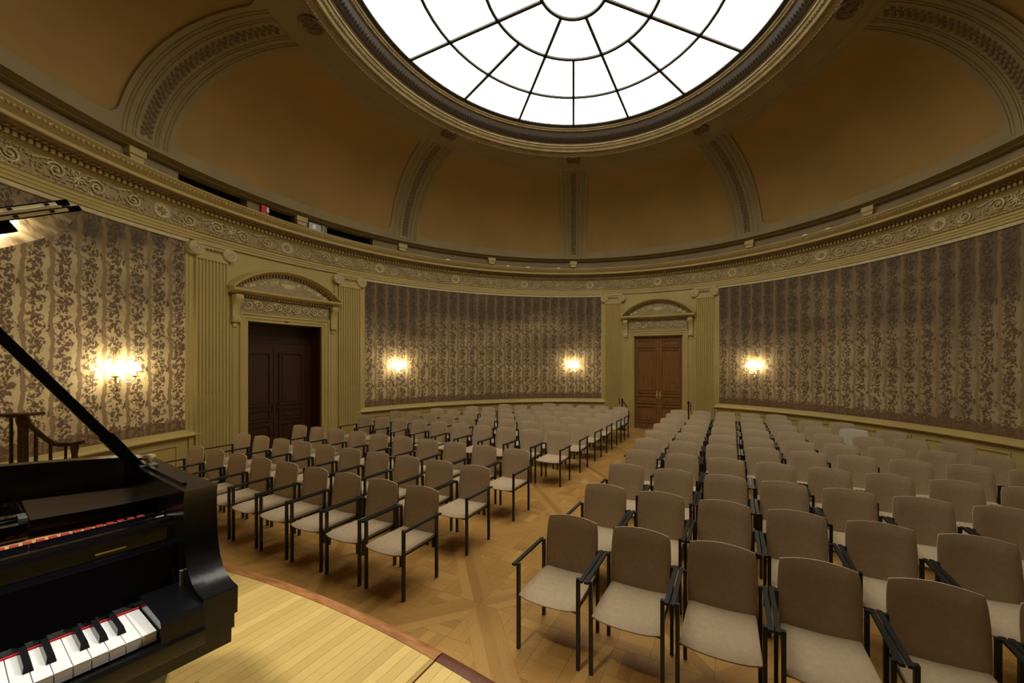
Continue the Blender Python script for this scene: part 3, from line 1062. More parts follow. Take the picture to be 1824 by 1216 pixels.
    # pediment: level cornice, curved cornice, tympanum with relief
    pc = MB().prism([(0, 3.50), (-0.10, 3.50), (-0.12, 3.535), (-0.22, 3.54), (-0.25, 3.56), (-0.25, 3.60), (-0.20, 3.615), (0, 3.62)], -1.16, 1.16, 'x', 16)
    pc = pc.bent().build('pediment_cornice', 'paint', d)
    dm = MB()
    for i in range(34):
        x = -0.95 + 1.9 * i / 33
        dm.box(x - 0.017, x + 0.017, -0.12, -0.02, 3.46, 3.50)
    stuff(dm.bent().build('dentil_row', 'paint_gilt', pc))
    # segmental arch
    half = 1.15; rise = 0.50; zb = 3.60
    rad = (half * half + rise * rise) / (2 * rise); zc = zb + rise - rad; am = math.asin(half / rad)
    secs = [(0.0, 0.0), (-0.12, 0.0), (-0.14, 0.03), (-0.21, 0.035), (-0.245, 0.06), (-0.245, 0.085), (-0.20, 0.105), (0, 0.11)]
    vs = []; fs = []; ns = 26; m_ = len(secs)
    for i in range(ns + 1):
        an = -am + 2 * am * i / ns
        for (y, q) in secs:
            vs.append(((rad - 0.055 + q) * sin(an), y, zc + (rad - 0.055 + q) * cos(an)))
    for i in range(ns):
        for j in range(m_):
            j2 = (j + 1) % m_
            fs.append((i * m_ + j, i * m_ + j2, (i + 1) * m_ + j2, (i + 1) * m_ + j))
    fs.append(tuple(range(m_))); fs.append(tuple(ns * m_ + j for j in range(m_)))
    ar = MB().add(vs, fs).bent().build('pediment_arch', 'paint', d)
    dm = MB()
    for i in range(36):
        an = -am * 0.93 + 2 * am * 0.93 * i / 35
        b_ = MB().box(-0.015, 0.015, -0.11, -0.02, -0.045, 0.0)
        dm.add([((rad - 0.05 + z) * sin(an) + x * cos(an), y, zc + (rad - 0.05 + z) * cos(an) - x * sin(an)) for x, y, z in b_.v], b_.f)
    stuff(dm.bent().build('dentil_row', 'paint_gilt', ar))
    ty = []
    for i in range(21):
        an = -am * 0.92 + 2 * am * 0.92 * i / 20
        ty.append(((rad - 0.08) * sin(an), max(3.615, zc + (rad - 0.08) * cos(an))))
    tp = MB().prism(ty + [(ty[-1][0], 3.61), (ty[0][0], 3.61)], -0.05, -0.005, 'y').bent().build('tympanum', 'frieze_field', d)
    s2 = MB(); rnd = random.Random(21)
    for sx in (-1, 1):
        for (cx, cz, r_) in ((0.27, 3.78, 0.105), (0.50, 3.745, 0.09), (0.70, 3.70, 0.06)):
            pts = []
            for k in range(18):
                t = k / 17; an = sx * (t * 3.3 * pi) + pi / 2
                pts.append((sx * cx + r_ * (1 - 0.8 * t) * cos(an), -0.062, cz + r_ * (1 - 0.8 * t) * sin(an)))
            s2.tube(pts, [0.021 * (1.1 - 0.5 * k / 17) for k in range(18)], n=5)
        for k in range(16):
            x = rnd.uniform(0.1, 0.85); zmax = zc + sqrt(rad * rad - x * x) - 0.16
            z = rnd.uniform(3.64, max(3.66, zmax))
            s2.blob((sx * x, -0.060, z), 0.055, 0.024, 0.020, rot=rnd.uniform(0, pi), n=5)
    s2.lathe([(0.06, 0), (0.04, 0.03), (0.07, 0.06), (0.15, 0.10), (0.17, 0.16), (0.14, 0.165)], (0, -0.055, 3.70), n=14)
    s2.v = [(x, max(-0.10, min(-0.03, y)), z) for x, y, z in s2.v]
    s2.bent().build('urn_and_scrolls', 'paint_light', tp, smooth=50)
    return d


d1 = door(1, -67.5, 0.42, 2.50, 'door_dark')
MB().box(-0.045, 0.045, -0.055, -0.05, 3.02, 3.055).bent().build('name_plate', 'bronze', d1)
d2 = door(2, 22.5, 0.10, 2.96, 'door_wood')


# ------------------------------------------------------------------ pilasters
def pilaster(a, label):
    loc, rz = wall_frame(a)
    t = tag(empty('pilaster', loc, rz), label, 'pilaster', 'fluted pilasters beside the doors')
    PWD = 0.27
    # backing strip
    MB().box(-0.345, 0.345, -0.03, 0, 0, 4.32, 4).bent().build('backing', 'paint', t)

    def fluted(nf, dep, z0, z1, bulge):
        poly = [(-PWD, 0.0), (-PWD, -0.085)]
        fw = 2 * PWD / (nf + 0.35); gap = fw * 0.26
        x = -PWD + (2 * PWD - nf * fw + 0) / 2 + 0.0
        for i in range(nf):
            x0 = x + fw * i + gap / 2; x1 = x + fw * (i + 1) - gap / 2
            for k in range(7):
                u = k / 6
                dd = sin(pi * u) * dep
                poly.append((x0 + (x1 - x0) * u, -0.085 + dd if not bulge else -0.085 + min(dep, sin(pi * u) * dep * 3) - sin(pi * u) * dep * bulge))
        poly += [(PWD, -0.085), (PWD, 0.0)]
        return MB().prism(poly, z0, z1, 'z')
    fluted(9, 0.030, 1.52, 4.04, 0).bent().build('shaft', 'paint', t, smooth=25)
    fluted(9, 0.028, 0.26, 1.52, 0.9).bent().build('cabled_shaft', 'paint', t, smooth=25)
    mb = MB().box(-0.32, 0.32, -0.12, 0, 0, 0.16, 3).box(-0.30, 0.30, -0.105, 0, 0.16, 0.22, 3).box(-0.285, 0.285, -0.095, 0, 0.22, 0.26, 3)
    mb.bent().build('base', 'paint', t)
    cp = MB().box(-PWD, PWD, -0.09, 0, 4.04, 4.30, 4).box(-0.30, 0.30, -0.115, 0, 4.30, 4.345, 4)
    cp.box(-0.20, 0.20, -0.125, 0, 4.245, 4.285, 4)
    cp = cp.bent().build('capital', 'paint', t)
    for sx in (-1, 1):
        v = MB()
        c = (sx * 0.285, -0.10, 4.215)
        v.lathe([(0.0, -0.022), (0.10, -0.022), (0.118, -0.03), (0.122, -0.02), (0.122, 0.10)], c, n=22, axis='y')
        pts = []
        for k in range(34):
            tt = k / 33; an = pi / 2 + sx * tt * 5.0 * pi
            r_ = 0.105 * (1 - 0.85 * tt)
            pts.append((c[0] + r_ * cos(an), c[1] - 0.026, c[2] + r_ * sin(an)))
        v.tube(pts, [0.012 * (1.1 - 0.5 * k / 33) for k in range(34)], n=5)
        v.blob((c[0], c[1] - 0.026, c[2]), 0.02, 0.014, 0.02)
        v.bent().build('volute', 'paint_light', cp, smooth=50)
    eg = MB()
    for i in range(6):
        eg.blob((-0.15 + 0.06 * i, -0.128, 4.235), 0.022, 0.016, 0.026, n=6)
    eg.bent().build('egg_band', 'paint_gilt', cp, smooth=50)
    return t


pilaster(-79.2, 'fluted cream pilaster left of the dark open-recess doorway')
pilaster(-55.8, 'fluted cream pilaster right of the dark recessed doorway')
pilaster(10.8, 'fluted cream pilaster left of the brown double door')
pilaster(34.2, 'fluted cream pilaster right of the brown double door')


# ------------------------------------------------------------------ wall sconces
def make_sconce():
    t = empty('wall_sconce')
    bp = MB()
    bp.lathe([(0.0, -0.03), (0.03, -0.028), (0.045, -0.015), (0.05, 0.0)], (0, 0.0, -0.16), n=14, axis='y')
    bp.prism([(-0.03, -0.30), (0.03, -0.30), (0.04, -0.1), (0.025, 0.05), (0.035, 0.2), (0.0, 0.28), (-0.035, 0.2), (-0.025, 0.05), (-0.04, -0.1)], -0.015, 0.0, 'y')
    bp.blob((0, -0.02, -0.33), 0.02, 0.02, 0.04)
    bp.build('back_plate', 'brass', t)
    for sx in (-1, 1):
        pts = [(0.01 * sx, -0.02, -0.17), (0.05 * sx, -0.06, -0.24), (0.10 * sx, -0.10, -0.235), (0.125 * sx, -0.12, -0.19), (0.125 * sx, -0.12, -0.14)]
        arm = MB().tube(pts, 0.011, n=8).build('arm', 'brass', t)
        c = (0.125 * sx, -0.12, -0.14)
        MB().lathe([(0.012, -0.02), (0.045, 0.0), (0.05, 0.012), (0.02, 0.018), (0.014, 0.02), (0.014, 0.085)], c, n=14).build('candle_cup', 'brass', arm)
        MB().lathe([(0.072, 0.085), (0.074, 0.085), (0.052, 0.185), (0.048, 0.185)], c, n=18).build('lamp_shade', 'shade_glow', t)
    cr = MB()
    for i in range(9):
        an = -0.2 + (pi + 0.4) * i / 8
        cr.blob((0.17 * cos(an), -0.09, 0.10 * sin(an) - 0.02 + 0.06), 0.012, 0.012, 0.022, n=6)
        cr.blob((0.20 * cos(an), -0.07, -0.27 - 0.03 * sin(an)), 0.010, 0.010, 0.020, n=6)
    stuff(cr.build('crystal_drops', 'crystal', t, smooth=0))
    return t


def copy_tree(o, parent=None):
    c = o.copy(); COL.objects.link(c)
    if parent:
        c.parent = parent
    for ch in list(o.children):
        copy_tree(ch, c)
    return c


sc0 = make_sconce()
for i, (a, lab) in enumerate(((-90.2, 'lit two-light sconce on the left wall above the piano'), (-45.3, 'lit two-light sconce beside the pilaster of the dark doorway'),
                              (-0.2, 'lit two-light sconce on the far wall left of the brown door'), (45.4, 'lit two-light sconce on the wall right of the brown door'))):
    s_ = sc0 if i == 0 else copy_tree(sc0)
    loc, rz = wall_frame(a)
    t = radians(a)
    s_.location = ((R - 0.014) * sin(t), (R - 0.014) * cos(t), 2.06); s_.rotation_euler = (0, 0, rz)
    tag(s_, lab, 'sconce', 'wall sconces')

# ------------------------------------------------------------------ stage
SZ = 0.79


def edge_e2(e1):
    return -3.735 - e1 * e1 / 18.0


stg = tag(empty('stage_platform', EE(0, -5.2) + (0,), -pi / 8),
          'low curved wooden stage platform with pale oak planks in the foreground', 'stage')
# local frame of the stage: x = e1, y = e2 (+5.2)
SOFF = 5.2
EX0, EX1 = -3.7, 3.4


def stage_poly(inset):
    top = [(EX0 + (EX1 - EX0) * i / 40, edge_e2(EX0 + (EX1 - EX0) * i / 40) - inset) for i in range(41)]
    low = []
    for i in range(21):
        x = EX1 + (EX0 - EX1) * i / 20
        low.append((x, -sqrt((R - 0.03) ** 2 - x * x)))
    return [(x, y + SOFF) for x, y in (top + low)]


MB().prism(stage_poly(0.012), 0.0, SZ - 0.02, 'z').build('stage_body', 'nosing_red', stg, smooth=0)
rnd = random.Random(3)
PWI = 0.058
x = EX0
np_ = 0
while x < EX1 - 0.001:
    x1 = min(x + PWI, EX1)
    if x < 0.91 < x1:
        x1 = 0.91
    y_top = lambda q: edge_e2(q) - 0.051
    ylow = -sqrt((R - 0.06) ** 2 - max(x * x, x1 * x1))
    cut = []
    if x > -1.9 and x < 1.6:
        cut = [rnd.uniform(-5.2, -4.1)]
    ys = [None] + cut + [ylow]
    segs = []
    prev = None
    for c in cut:
        segs.append((prev, c)); prev = c
    segs.append((prev, ylow))
    for (ya, yb) in segs:
        g = 0.0007
        xa, xb = x + g, x1 - g
        if abs(x - 0.91) < 1e-4:
            xa += 0.004
        if abs(x1 - 0.91) < 1e-4:
            xb -= 0.004
        ta = y_top(xa) if ya is None else ya - 0.0012
        tb = y_top(xb) if ya is None else ya - 0.0012
        poly = [(xa, yb + SOFF), (xb, yb + SOFF), (xb, tb + SOFF), (xa, ta + SOFF)]
        tone = min(1, max(0, rnd.gauss(0.64, 0.11)))
        if rnd.random() < 0.06:
            tone = 0.15
        link('plank', pieces_mesh('plank', [(poly, tone, pi / 2)], SZ, SZ - 0.02, 'plank'), stg)
        np_ += 1
    x = x1


def nosing(xa, xb, mname):
    n = max(3, int((xb - xa) * 10)); vs = []; fs = []
    sec = [(-0.050, -0.025), (-0.050, 0.002), (-0.02, 0.004), (0.0, -0.001), (0.014, -0.012), (0.014, -0.03), (0.0, -0.04)]
    m_ = len(sec)
    for i in range(n + 1):
        q = xa + (xb - xa) * i / n
        for (dy, dz) in sec:
            vs.append((q, edge_e2(q) + dy + SOFF, SZ + dz))
    for i in range(n):
        for j in range(m_):
            j2 = (j + 1) % m_
            fs.append((i * m_ + j, i * m_ + j2, (i + 1) * m_ + j2, (i + 1) * m_ + j))
    fs.append(tuple(range(m_))); fs.append(tuple(n * m_ + j for j in range(m_)))
    MB().add(vs, fs).build('nosing_board', mname, stg)


nosing(EX0, 0.906, 'nosing'); nosing(0.914, EX1, 'nosing_red')
for i, (y0_, y1_) in enumerate(((-4.42, -4.02), (-4.02, -3.62))):
    MB().box(-3.6, -2.75, y0_ + SOFF + (0.0 if i else 0.05), y1_ + SOFF, 0, SZ - 0.26 * (i + 1)).build('step', 'nosing', stg)

# ------------------------------------------------------------------ stair railing by the left wall

def pix(u, v, s_):
    X = (u - 999.7035) / 669.9; zz = -(v - 644.27) / 669.9
    return ((X * _c - _s) * s_, (X * _s + _c) * s_ + CY, CH + zz * s_)


rl_ = tag(empty('stair_railing', (pix(60, 780, 3.1)[0], pix(60, 780, 3.1)[1], 0.0)),
          'dark bronze stair railing with turned balusters beside the left wall', 'railing')
ro = rl_.location


def loc_(p):
    return (p[0] - ro[0], p[1] - ro[1], p[2])


top = [pix(14, 741, 3.05), pix(30, 740, 3.05), pix(46, 741, 3.05), pix(52, 756, 3.07), pix(78, 779, 3.15), pix(95, 790, 3.2), pix(108, 792, 3.22), pix(130, 791, 3.22), pix(148, 787, 3.22)]
MB().tube([loc_(p) for p in top], 0.017, n=8).build('handrail', 'bronze', rl_)
def step_z(p):
    e2_ = p[0] * E2[0] + p[1] * E2[1]
    return 0.531 if e2_ < -4.02 else 0.271


for (u, v, s_, r_) in ((20, 742, 3.05, 0.014), (64, 766, 3.1, 0.014), (90, 788, 3.19, 0.014), (117, 792, 3.22, 0.012)):
    q = pix(u, v, s_); p = loc_(q); z0 = step_z(q); hh = p[2] - z0
    MB().lathe([(r_ * 0.7, 0), (r_ * 1.5, hh * 0.1), (r_, hh * 0.2), (r_ * 1.7, hh * 0.45), (r_ * 0.8, hh * 0.7), (r_ * 0.7, hh)], (p[0], p[1], z0), n=10).build('baluster', 'bronze', rl_)
for (u, v, s_, r_) in ((41, 742, 3.05, 0.027), (133, 791, 3.22, 0.018)):
    q = pix(u, v, s_); p = loc_(q); z0 = step_z(q); hh = p[2] - z0
    MB().lathe([(r_ * 1.2, 0), (r_, hh * 0.1), (r_, hh * 0.93), (r_ * 1.35, hh * 0.97), (r_ * 1.3, hh)], (p[0], p[1], z0), n=12).build('newel_post', 'bronze', rl_)
MB().box(-0.12, 0.12, -0.06, 0.06, 0, 0.02).build('cap_plate', 'bronze', rl_, 0, loc_(pix(32, 740, 3.05)), 0.3)

# ------------------------------------------------------------------ chairs
ORD = ['first', 'second', 'third', 'fourth', 'fifth', 'sixth', 'seventh', 'eighth', 'ninth', 'tenth', 'eleventh', 'twelfth']


def rounded_slab(fx, nu, nv, thick_fn):
    pass


def chair_meshes():
    me = {}
    # seat cushion: x across, +y front
    nu, nv = 10, 10
    vs = []; fs = []

    def seat_pt(u, v, side):
        # u,v in -1..1
        wid = 0.228 - 0.012 * (1 - v) / 2
        x = u * wid
        y = -0.205 + (v + 1) / 2 * 0.455
        y += 0.028 * (1 - u * u) * (v + 1) / 2 - 0.012 * max(0, abs(u) - 0.75) / 0.25 * max(0, v)
        edge = max(abs(u), abs(v)) ** 10
        z = 0.445 - 0.018 * edge - 0.012 * (1 - u * u) * (0.6 - 0.4 * v) - 0.012 * max(0, v) ** 4
        if side:
            z = 0.405 - 0.006 * (1 - edge)
        return (x, y, z)
    for s_ in (0, 1):
        for i in range(nv + 1):
            for j in range(nu + 1):
                u = -1 + 2 * j / nu; v = -1 + 2 * i / nv
                u = sin(u * pi / 2) * 0.5 + u * 0.5; v = sin(v * pi / 2) * 0.5 + v * 0.5
                vs.append(seat_pt(u, v, s_))
    n1 = (nu + 1) * (nv + 1)
    for i in range(nv):
        for j in range(nu):
            a = i * (nu + 1) + j
            fs.append((a, a + 1, a + nu + 2, a + nu + 1)); fs.append((n1 + a, n1 + a + nu + 1, n1 + a + nu + 2, n1 + a + 1))
    bd = [j for j in range(nu + 1)] + [(i + 1) * (nu + 1) + nu for i in range(nv)] + [nv * (nu + 1) + nu - 1 - j for j in range(nu)] + [(nv - 1 - i) * (nu + 1) for i in range(nv - 1)]
    for q in range(len(bd)):
        a, b_ = bd[q], bd[(q + 1) % len(bd)]
        fs.append((a, n1 + a, n1 + b_, b_))
    me['seat'] = MB().add(vs, fs).mesh('seat', 'seat', 55)
    # backrest: front face +y
    nu, nv = 10, 9; vs = []; fs = []
    for s_ in (0, 1):
        for i in range(nv + 1):
            for j in range(nu + 1):
                u = -1 + 2 * j / nu; v = i / nv
                u = sin(u * pi / 2) * 0.45 + u * 0.55
                half = 0.215 + 0.014 * sin(pi * min(1, v * 0.85 + 0.05)) * 1.0
                if v > 0.85:
                    half -= 0.007 * ((v - 0.85) / 0.15) ** 2
                x = u * half
                z = 0.415 + v * 0.41 + 0.022 * (1 - u * u) * v ** 3
                y = -0.195 - 0.055 * v - 0.022 * (1 - u * u)
                th = 0.034 * (1 - 0.75 * max(abs(u) ** 12, (v ** 14)))
                vs.append((x, y + (th / 2 if s_ == 0 else -th / 2), z))
    n1 = (nu + 1) * (nv + 1)
    for i in range(nv):
        for j in range(nu):
            a = i * (nu + 1) + j
            fs.append((a, a + 1, a + nu + 2, a + nu + 1)); fs.append((n1 + a, n1 + a + nu + 1, n1 + a + nu + 2, n1 + a + 1))
    bd = [j for j in range(nu + 1)] + [(i + 1) * (nu + 1) + nu for i in range(nv)] + [nv * (nu + 1) + nu - 1 - j for j in range(nu)] + [(nv - 1 - i) * (nu + 1) for i in range(nv - 1)]
    for q in range(len(bd)):
        a, b_ = bd[q], bd[(q + 1) % len(bd)]
        fs.append((a, n1 + a, n1 + b_, b_))
    bk = MB().add(vs, fs)
    me['backrest'] = bk.mesh('backrest', 'seat', 55)
    me['backrest_pale'] = bk.mesh('backrest', 'seat_pale', 55)
    l_ = 0.012
    me['front_leg'] = MB().box(-l_, l_, -l_, l_, 0, 0.622).mesh('leg', 'black_metal', 0)
    me['rear_leg'] = MB().box(-l_, l_, -l_, l_, 0, 0.622).mesh('leg', 'black_metal', 0)
    ar = MB().box(0.013, 0.041, -0.004, 0.462, 0.0, 0.016)
    for y_ in (0.010, 0.424):
        ar.box(-0.012, 0.013, y_, y_ + 0.022, 0.0, 0.014)
    me['arm'] = ar.mesh('armrest', 'black_metal', 0)
    fr = MB()
    fr.box(-0.234, 0.234, 0.205, 0.225, 0.385, 0.405).box(-0.234, 0.234, -0.20, -0.18, 0.385, 0.405)
    for sx in (-1, 1):
        fr.box(sx * 0.208, sx * 0.226, -0.19, 0.215, 0.385, 0.403)
    me['frame'] = fr.mesh('seat_frame', 'black_metal', 0)
    bt = MB().prism([(-0.05, 0), (0.05, 0), (0.05, 0.02), (-0.05, 0.02)], 0.38, 0.44, 'z')
    return me


CM = chair_meshes()


def chair(e1, e2, label, group, pale=False):
    p = EE(e1, e2 - 0.26)
    t = tag(empty('armchair', (p[0], p[1], 0), pi - pi / 8 + random.uniform(-0.005, 0.005)), label, 'chair', group)
    link('seat', CM['seat'], t)
    link('backrest', CM['backrest_pale' if pale else 'backrest'], t)
    for sx in (-1, 1):
        link('leg', CM['front_leg'], t, (sx * 0.240, 0.222, 0))
        link('leg', CM['rear_leg'], t, (sx * 0.240, -0.19, 0))
        o = link('armrest', CM['arm'], t, (sx * 0.240, -0.213, 0.622))
        if sx < 0:
            o.scale = (-1, 1, 1)
    link('seat_frame', CM['frame'], t)
    return t


LROWS = (-2.18, -1.30, -0.32, 1.19, 2.11, 2.99, 3.82, 4.66, 5.43)
LCNT = (9, 10, 10, 10, 10, 9, 8, 7, 5)
RROWS = (-2.23, -1.33, -0.46, 0.37, 1.27, 2.08, 2.96, 3.81, 4.66, 5.44)
for i, r_ in enumerate(LROWS):
    for j in range(LCNT[i]):
        chair(-0.78 - 0.571 * j, r_, 'beige armchair, %s from the aisle, in row %s from the stage, left block' % (ORD[j], ORD[i]), 'chairs left of the aisle')
for i, r_ in enumerate(RROWS):
    for j in range(12):
        e1 = (0.92 if i < 4 else 0.84) + 0.5725 * j
        p = EE(e1, r_)
        if hypot(*p) > 6.36:
            break
        pr = proj(p[0], p[1], 0.83)
        if not pr or pr[0] > 1960:
            break
        pale = (i == 7 and j == 6)
        lab = 'beige armchair, %s from the aisle, in row %s from the stage, right block' % (ORD[j], ORD[i])
        if pale:
            lab = 'armchair with paler grey backrest near the right wall, seventh from the aisle'
        chair(e1, r_, lab, 'chairs right of the aisle', pale)

# ------------------------------------------------------------------ small fittings
# red alarm strobe in the attic band
t = radians(-72.3)
rb = tag(empty('alarm_strobe', ((ATT - 0.0) * sin(t), (ATT - 0.0) * cos(t), 5.14), -t), 'small red alarm box with white lens above the left cornice', 'alarm')
MB().box(-0.07, 0.07, -0.07, 0, 0.07, 0.24).build('housing', 'red_box', rb)
MB().box(0.025, 0.065, -0.085, -0.07, 0.12, 0.21).build('lens', 'white_plastic', rb)
t = radians(-63.2)
jb = tag(empty('equipment_box', ((ATT - 0.0) * sin(t), (ATT - 0.0) * cos(t), 5.14), -t), 'grey metal equipment box above the left cornice beside the bracket', 'box')
MB().box(-0.16, 0.10, -0.06, 0, 0.05, 0.22).build('case', 'grey_metal', jb)
MB().box(-0.09, -0.01, -0.068, -0.06, 0.09, 0.19).build('cover', 'white_plastic', jb)
MB().box(0.16, 0.19, -0.03, 0, 0.02, 0.28).build('conduit', 'grey_metal', jb)
# white clips along the cornice edge
spots = ((798, 'leftmost white cornice clip above the far left wall'), (905, 'white cornice clip left of the central dome rib'), (940, 'long white cornice clip left of the central dome rib'),
         (995, 'white cornice clip just beside the central dome rib'), (1434, 'white cornice clip above the right wall, nearer the door'),
         (1475, 'white cornice clip above the right wall, middle one'), (1703, 'white cornice clip above the right wall, rightmost one'))
for (u, lab) in spots:
    X = (u - 999.7035) / 669.9
    dx, dy = X * _c - _s, X * _s + _c
    rr = 6.60
    A = dx * dx + dy * dy; B = dy * CY; C = CY * CY - rr * rr
    s_ = (-B + sqrt(B * B - A * C)) / A
    px, py = dx * s_, CY + dy * s_
    an = atan2(px, py)
    cl = MB().box(-0.06, 0.06, -0.02, 0.02, 0, 0.022).prism([(-0.04, 0.022), (0.04, 0.022), (0.03, 0.034), (-0.03, 0.034)], -0.015, 0.015, 'y')
    tag(cl.build('cornice_clip', 'white_plastic', None, 0, (px, py, 5.148), -an), lab, 'clip', 'white clips on the cornice')


# rope stanchions beside the brown door
def stanchion(e1, r_, label):
    a = 22.5 + math.degrees(e1 / r_)
    t = radians(a)
    o = tag(empty('rope_stanchion', (r_ * sin(t), r_ * cos(t), 0), -t), label, 'stanchion', 'stanchions at the brown door')
    MB().lathe([(0.15, 0), (0.15, 0.015), (0.10, 0.035), (0.03, 0.05)], n=18).build('foot', 'black_metal', o)
    MB().lathe([(0.02, 0.045), (0.02, 0.92)], n=10).build('post', 'black_metal', o)
    MB().lathe([(0.03, 0.90), (0.038, 0.92), (0.038, 0.96), (0.02, 0.985)], n=12).build('post_cap', 'black_metal', o)
    return o


s1 = stanchion(-1.02, 6.55, 'black rope stanchion with hanging rope left of the brown door')
pts = [(0.03, -0.02, 0.88)] + [(0.05 + 0.16 * sin(pi * k / 12), -0.03, 0.88 - 0.82 * k / 12) for k in range(1, 13)]
MB().tube(pts, 0.022, n=8).build('rope', 'rope', s1)
MB().tube([(-0.09, 0, 0.80), (-0.09, 0, 0.98)], 0.012, n=8).tube([(-0.09, 0, 0.86), (0.0, 0, 0.86)], 0.01, n=6).build('hook', 'black_metal', s1)
s2 = stanchion(0.98, 6.55, 'black rope stanchion right of the brown door')
MB().tube([(0.06, 0, 0.70), (0.06, 0, 0.95)], 0.012, n=8).tube([(0.06, 0, 0.86), (0.0, 0, 0.86)], 0.01, n=6).build('hook', 'black_metal', s2)

# ------------------------------------------------------------------ grand piano
PA = radians(61)
pn = tag(empty('grand_piano', (-0.954, -4.736, SZ), PA), 'black grand piano with raised lid on the stage', 'piano')
KW = 0.0236
# keys
wk = MB()
wk.prism([(-KW + 0.0007, -0.0), (-0.0007, -0.0), (-0.0007, 0.151), (-KW + 0.0007, 0.151)], 0.7335, 0.735, 'z')
wk.box(-KW + 0.0007, -0.0007, 0.0005, 0.151, 0.712, 0.7335)
wk_me = wk.mesh('white_key', 'ivory', 30)
bw, bt_ = 0.0068, 0.0048
bkm = MB().add([(-bw, 0.049, 0.735), (bw, 0.049, 0.735), (bw, 0.151, 0.735), (-bw, 0.151, 0.735), (-bt_, 0.058, 0.7475), (bt_, 0.058, 0.7475), (bt_, 0.151, 0.7475), (-bt_, 0.151, 0.7475)],
               [(0, 3, 2, 1), (4, 5, 6, 7), (0, 1, 5, 4), (1, 2, 6, 5), (2, 3, 7, 6), (3, 0, 4, 7)])
bk_me = bkm.mesh('black_key', 'ebony', 0)
for i in range(52):
    link('white_key', wk_me, pn, (-KW * i, 0, 0))
    # from the top C downwards: C B A G F E D ; sharps lie between B-A, A-G, G-F, E-D, D-C
    if i % 7 in (2, 3, 4, 6, 0) and i > 0:
        off = {2: 0.0025, 3: 0, 4: -0.0025, 6: 0.002, 0: -0.002}[i % 7]
        link('black_key', bk_me, pn, (-KW * i + off, 0, 0))
MB().box(-1.227, 0.0, 0.146, 0.151, 0.735, 0.7385).build('key_felt', 'red_felt', pn)
# fallboard with lip, shelf behind
MB().prism([(0.151, 0.728), (0.158, 0.728), (0.235, 0.905), (0.322, 0.905), (0.322, 0.912), (0.205, 0.912), (0.198, 0.905), (0.198, 0.872), (0.172, 0.862)][::-1], -1.305, 0.0775, 'x').build('fallboard', 'lacquer', pn)
MB().prism([(0.215, 0.912), (0.235, 0.912), (0.235, 0.920), (0.220, 0.920)], -1.305, 0.074, 'x').build('fallboard_rail', 'lacquer', pn)
MB().prism([(0.280, 0.912), (0.316, 0.912), (0.316, 0.915), (0.284, 0.915)], -1.305, 0.074, 'x').build('name_rail', 'lacquer', pn)
MB().box(-0.062, -0.012, 0.1970, 0.1985, 0.880, 0.884).build('brass_strip', 'brass', pn)
# small brass catch on the key block
for sx, xx in ((0, 0.070), (1, -1.297)):
    MB().box(xx, xx + 0.006, 0.128, 0.136, 0.76, 0.80).build('fallboard_pin', 'brass', pn)
# key blocks, slip, bed
for (x0, x1) in ((0.002, 0.0765), (-1.3035, -1.229)):
    MB().prism([(-0.020, 0.70), (-0.020, 0.748), (-0.012, 0.758), (0.16, 0.762), (0.16, 0.70)], x0, x1, 'x').build('key_block', 'satin_black', pn)
MB().prism([(0.033, 0.604), (0.031, 0.646), (0.013, 0.651), (0.010, 0.660), (-0.022, 0.664), (-0.026, 0.672), (-0.026, 0.70), (-0.020, 0.708), (-0.004, 0.708), (0.08, 0.69), (0.08, 0.604)], -1.3035, 0.0765, 'x').build('key_slip', 'satin_black', pn)
MB().box(-1.30, 0.073, 0.06, 0.60, 0.606, 0.700).build('key_bed', 'lacquer', pn)
# cheeks
ck = [(0.125, 1.007), (0.131, 0.99), (0.131, 0.93), (0.128, 0.885), (0.120, 0.845), (0.105, 0.812), (0.085, 0.790), (0.060, 0.777), (0.030, 0.770), (-0.007, 0.767),
      (-0.010, 0.763), (-0.007, 0.697), (0.012, 0.692), (0.013, 0.651), (0.031, 0.646), (0.033, 0.604), (0.74, 0.604), (0.74, 1.007)]
for (x0, x1) in ((0.077, 0.145), (-1.372, -1.304)):
    MB().prism(ck, x0, x1, 'x').build('cheek', 'satin_black', pn, smooth=22)


def smooth_path(pts, n=6):
    out = []
    for i in range(len(pts) - 1):
        p0 = pts[max(i - 1, 0)]; p1 = pts[i]; p2 = pts[i + 1]; p3 = pts[min(i + 2, len(pts) - 1)]
        for k in range(n):
            t = k / n
            out.append(tuple(0.5 * (2 * p1[j] + (-p0[j] + p2[j]) * t + (2 * p0[j] - 5 * p1[j] + 4 * p2[j] - p3[j]) * t * t + (-p0[j] + 3 * p1[j] - 3 * p2[j] + p3[j]) * t ** 3) for j in range(2)))
    out.append(pts[-1])
    return out


rim = smooth_path([(0.145, 0.70), (0.143, 0.76), (0.128, 0.818), (0.074, 0.878), (-0.032, 0.955), (-0.148, 1.026), (-0.30, 1.13), (-0.45, 1.27), (-0.58, 1.45), (-0.70, 1.65),
                   (-0.84, 1.84), (-1.02, 1.96), (-1.20, 1.94), (-1.32, 1.83), (-1.368, 1.65), (-1.372, 1.2), (-1.372, 0.74)], 5)


def offset(path, d):
    out = []
    for i, p in enumerate(path):
        a = path[max(i - 1, 0)]; b_ = path[min(i + 1, len(path) - 1)]
        tx, ty = b_[0] - a[0], b_[1] - a[1]; l_ = hypot(tx, ty) or 1
        out.append((p[0] - ty / l_ * d, p[1] + tx / l_ * d))
    return out


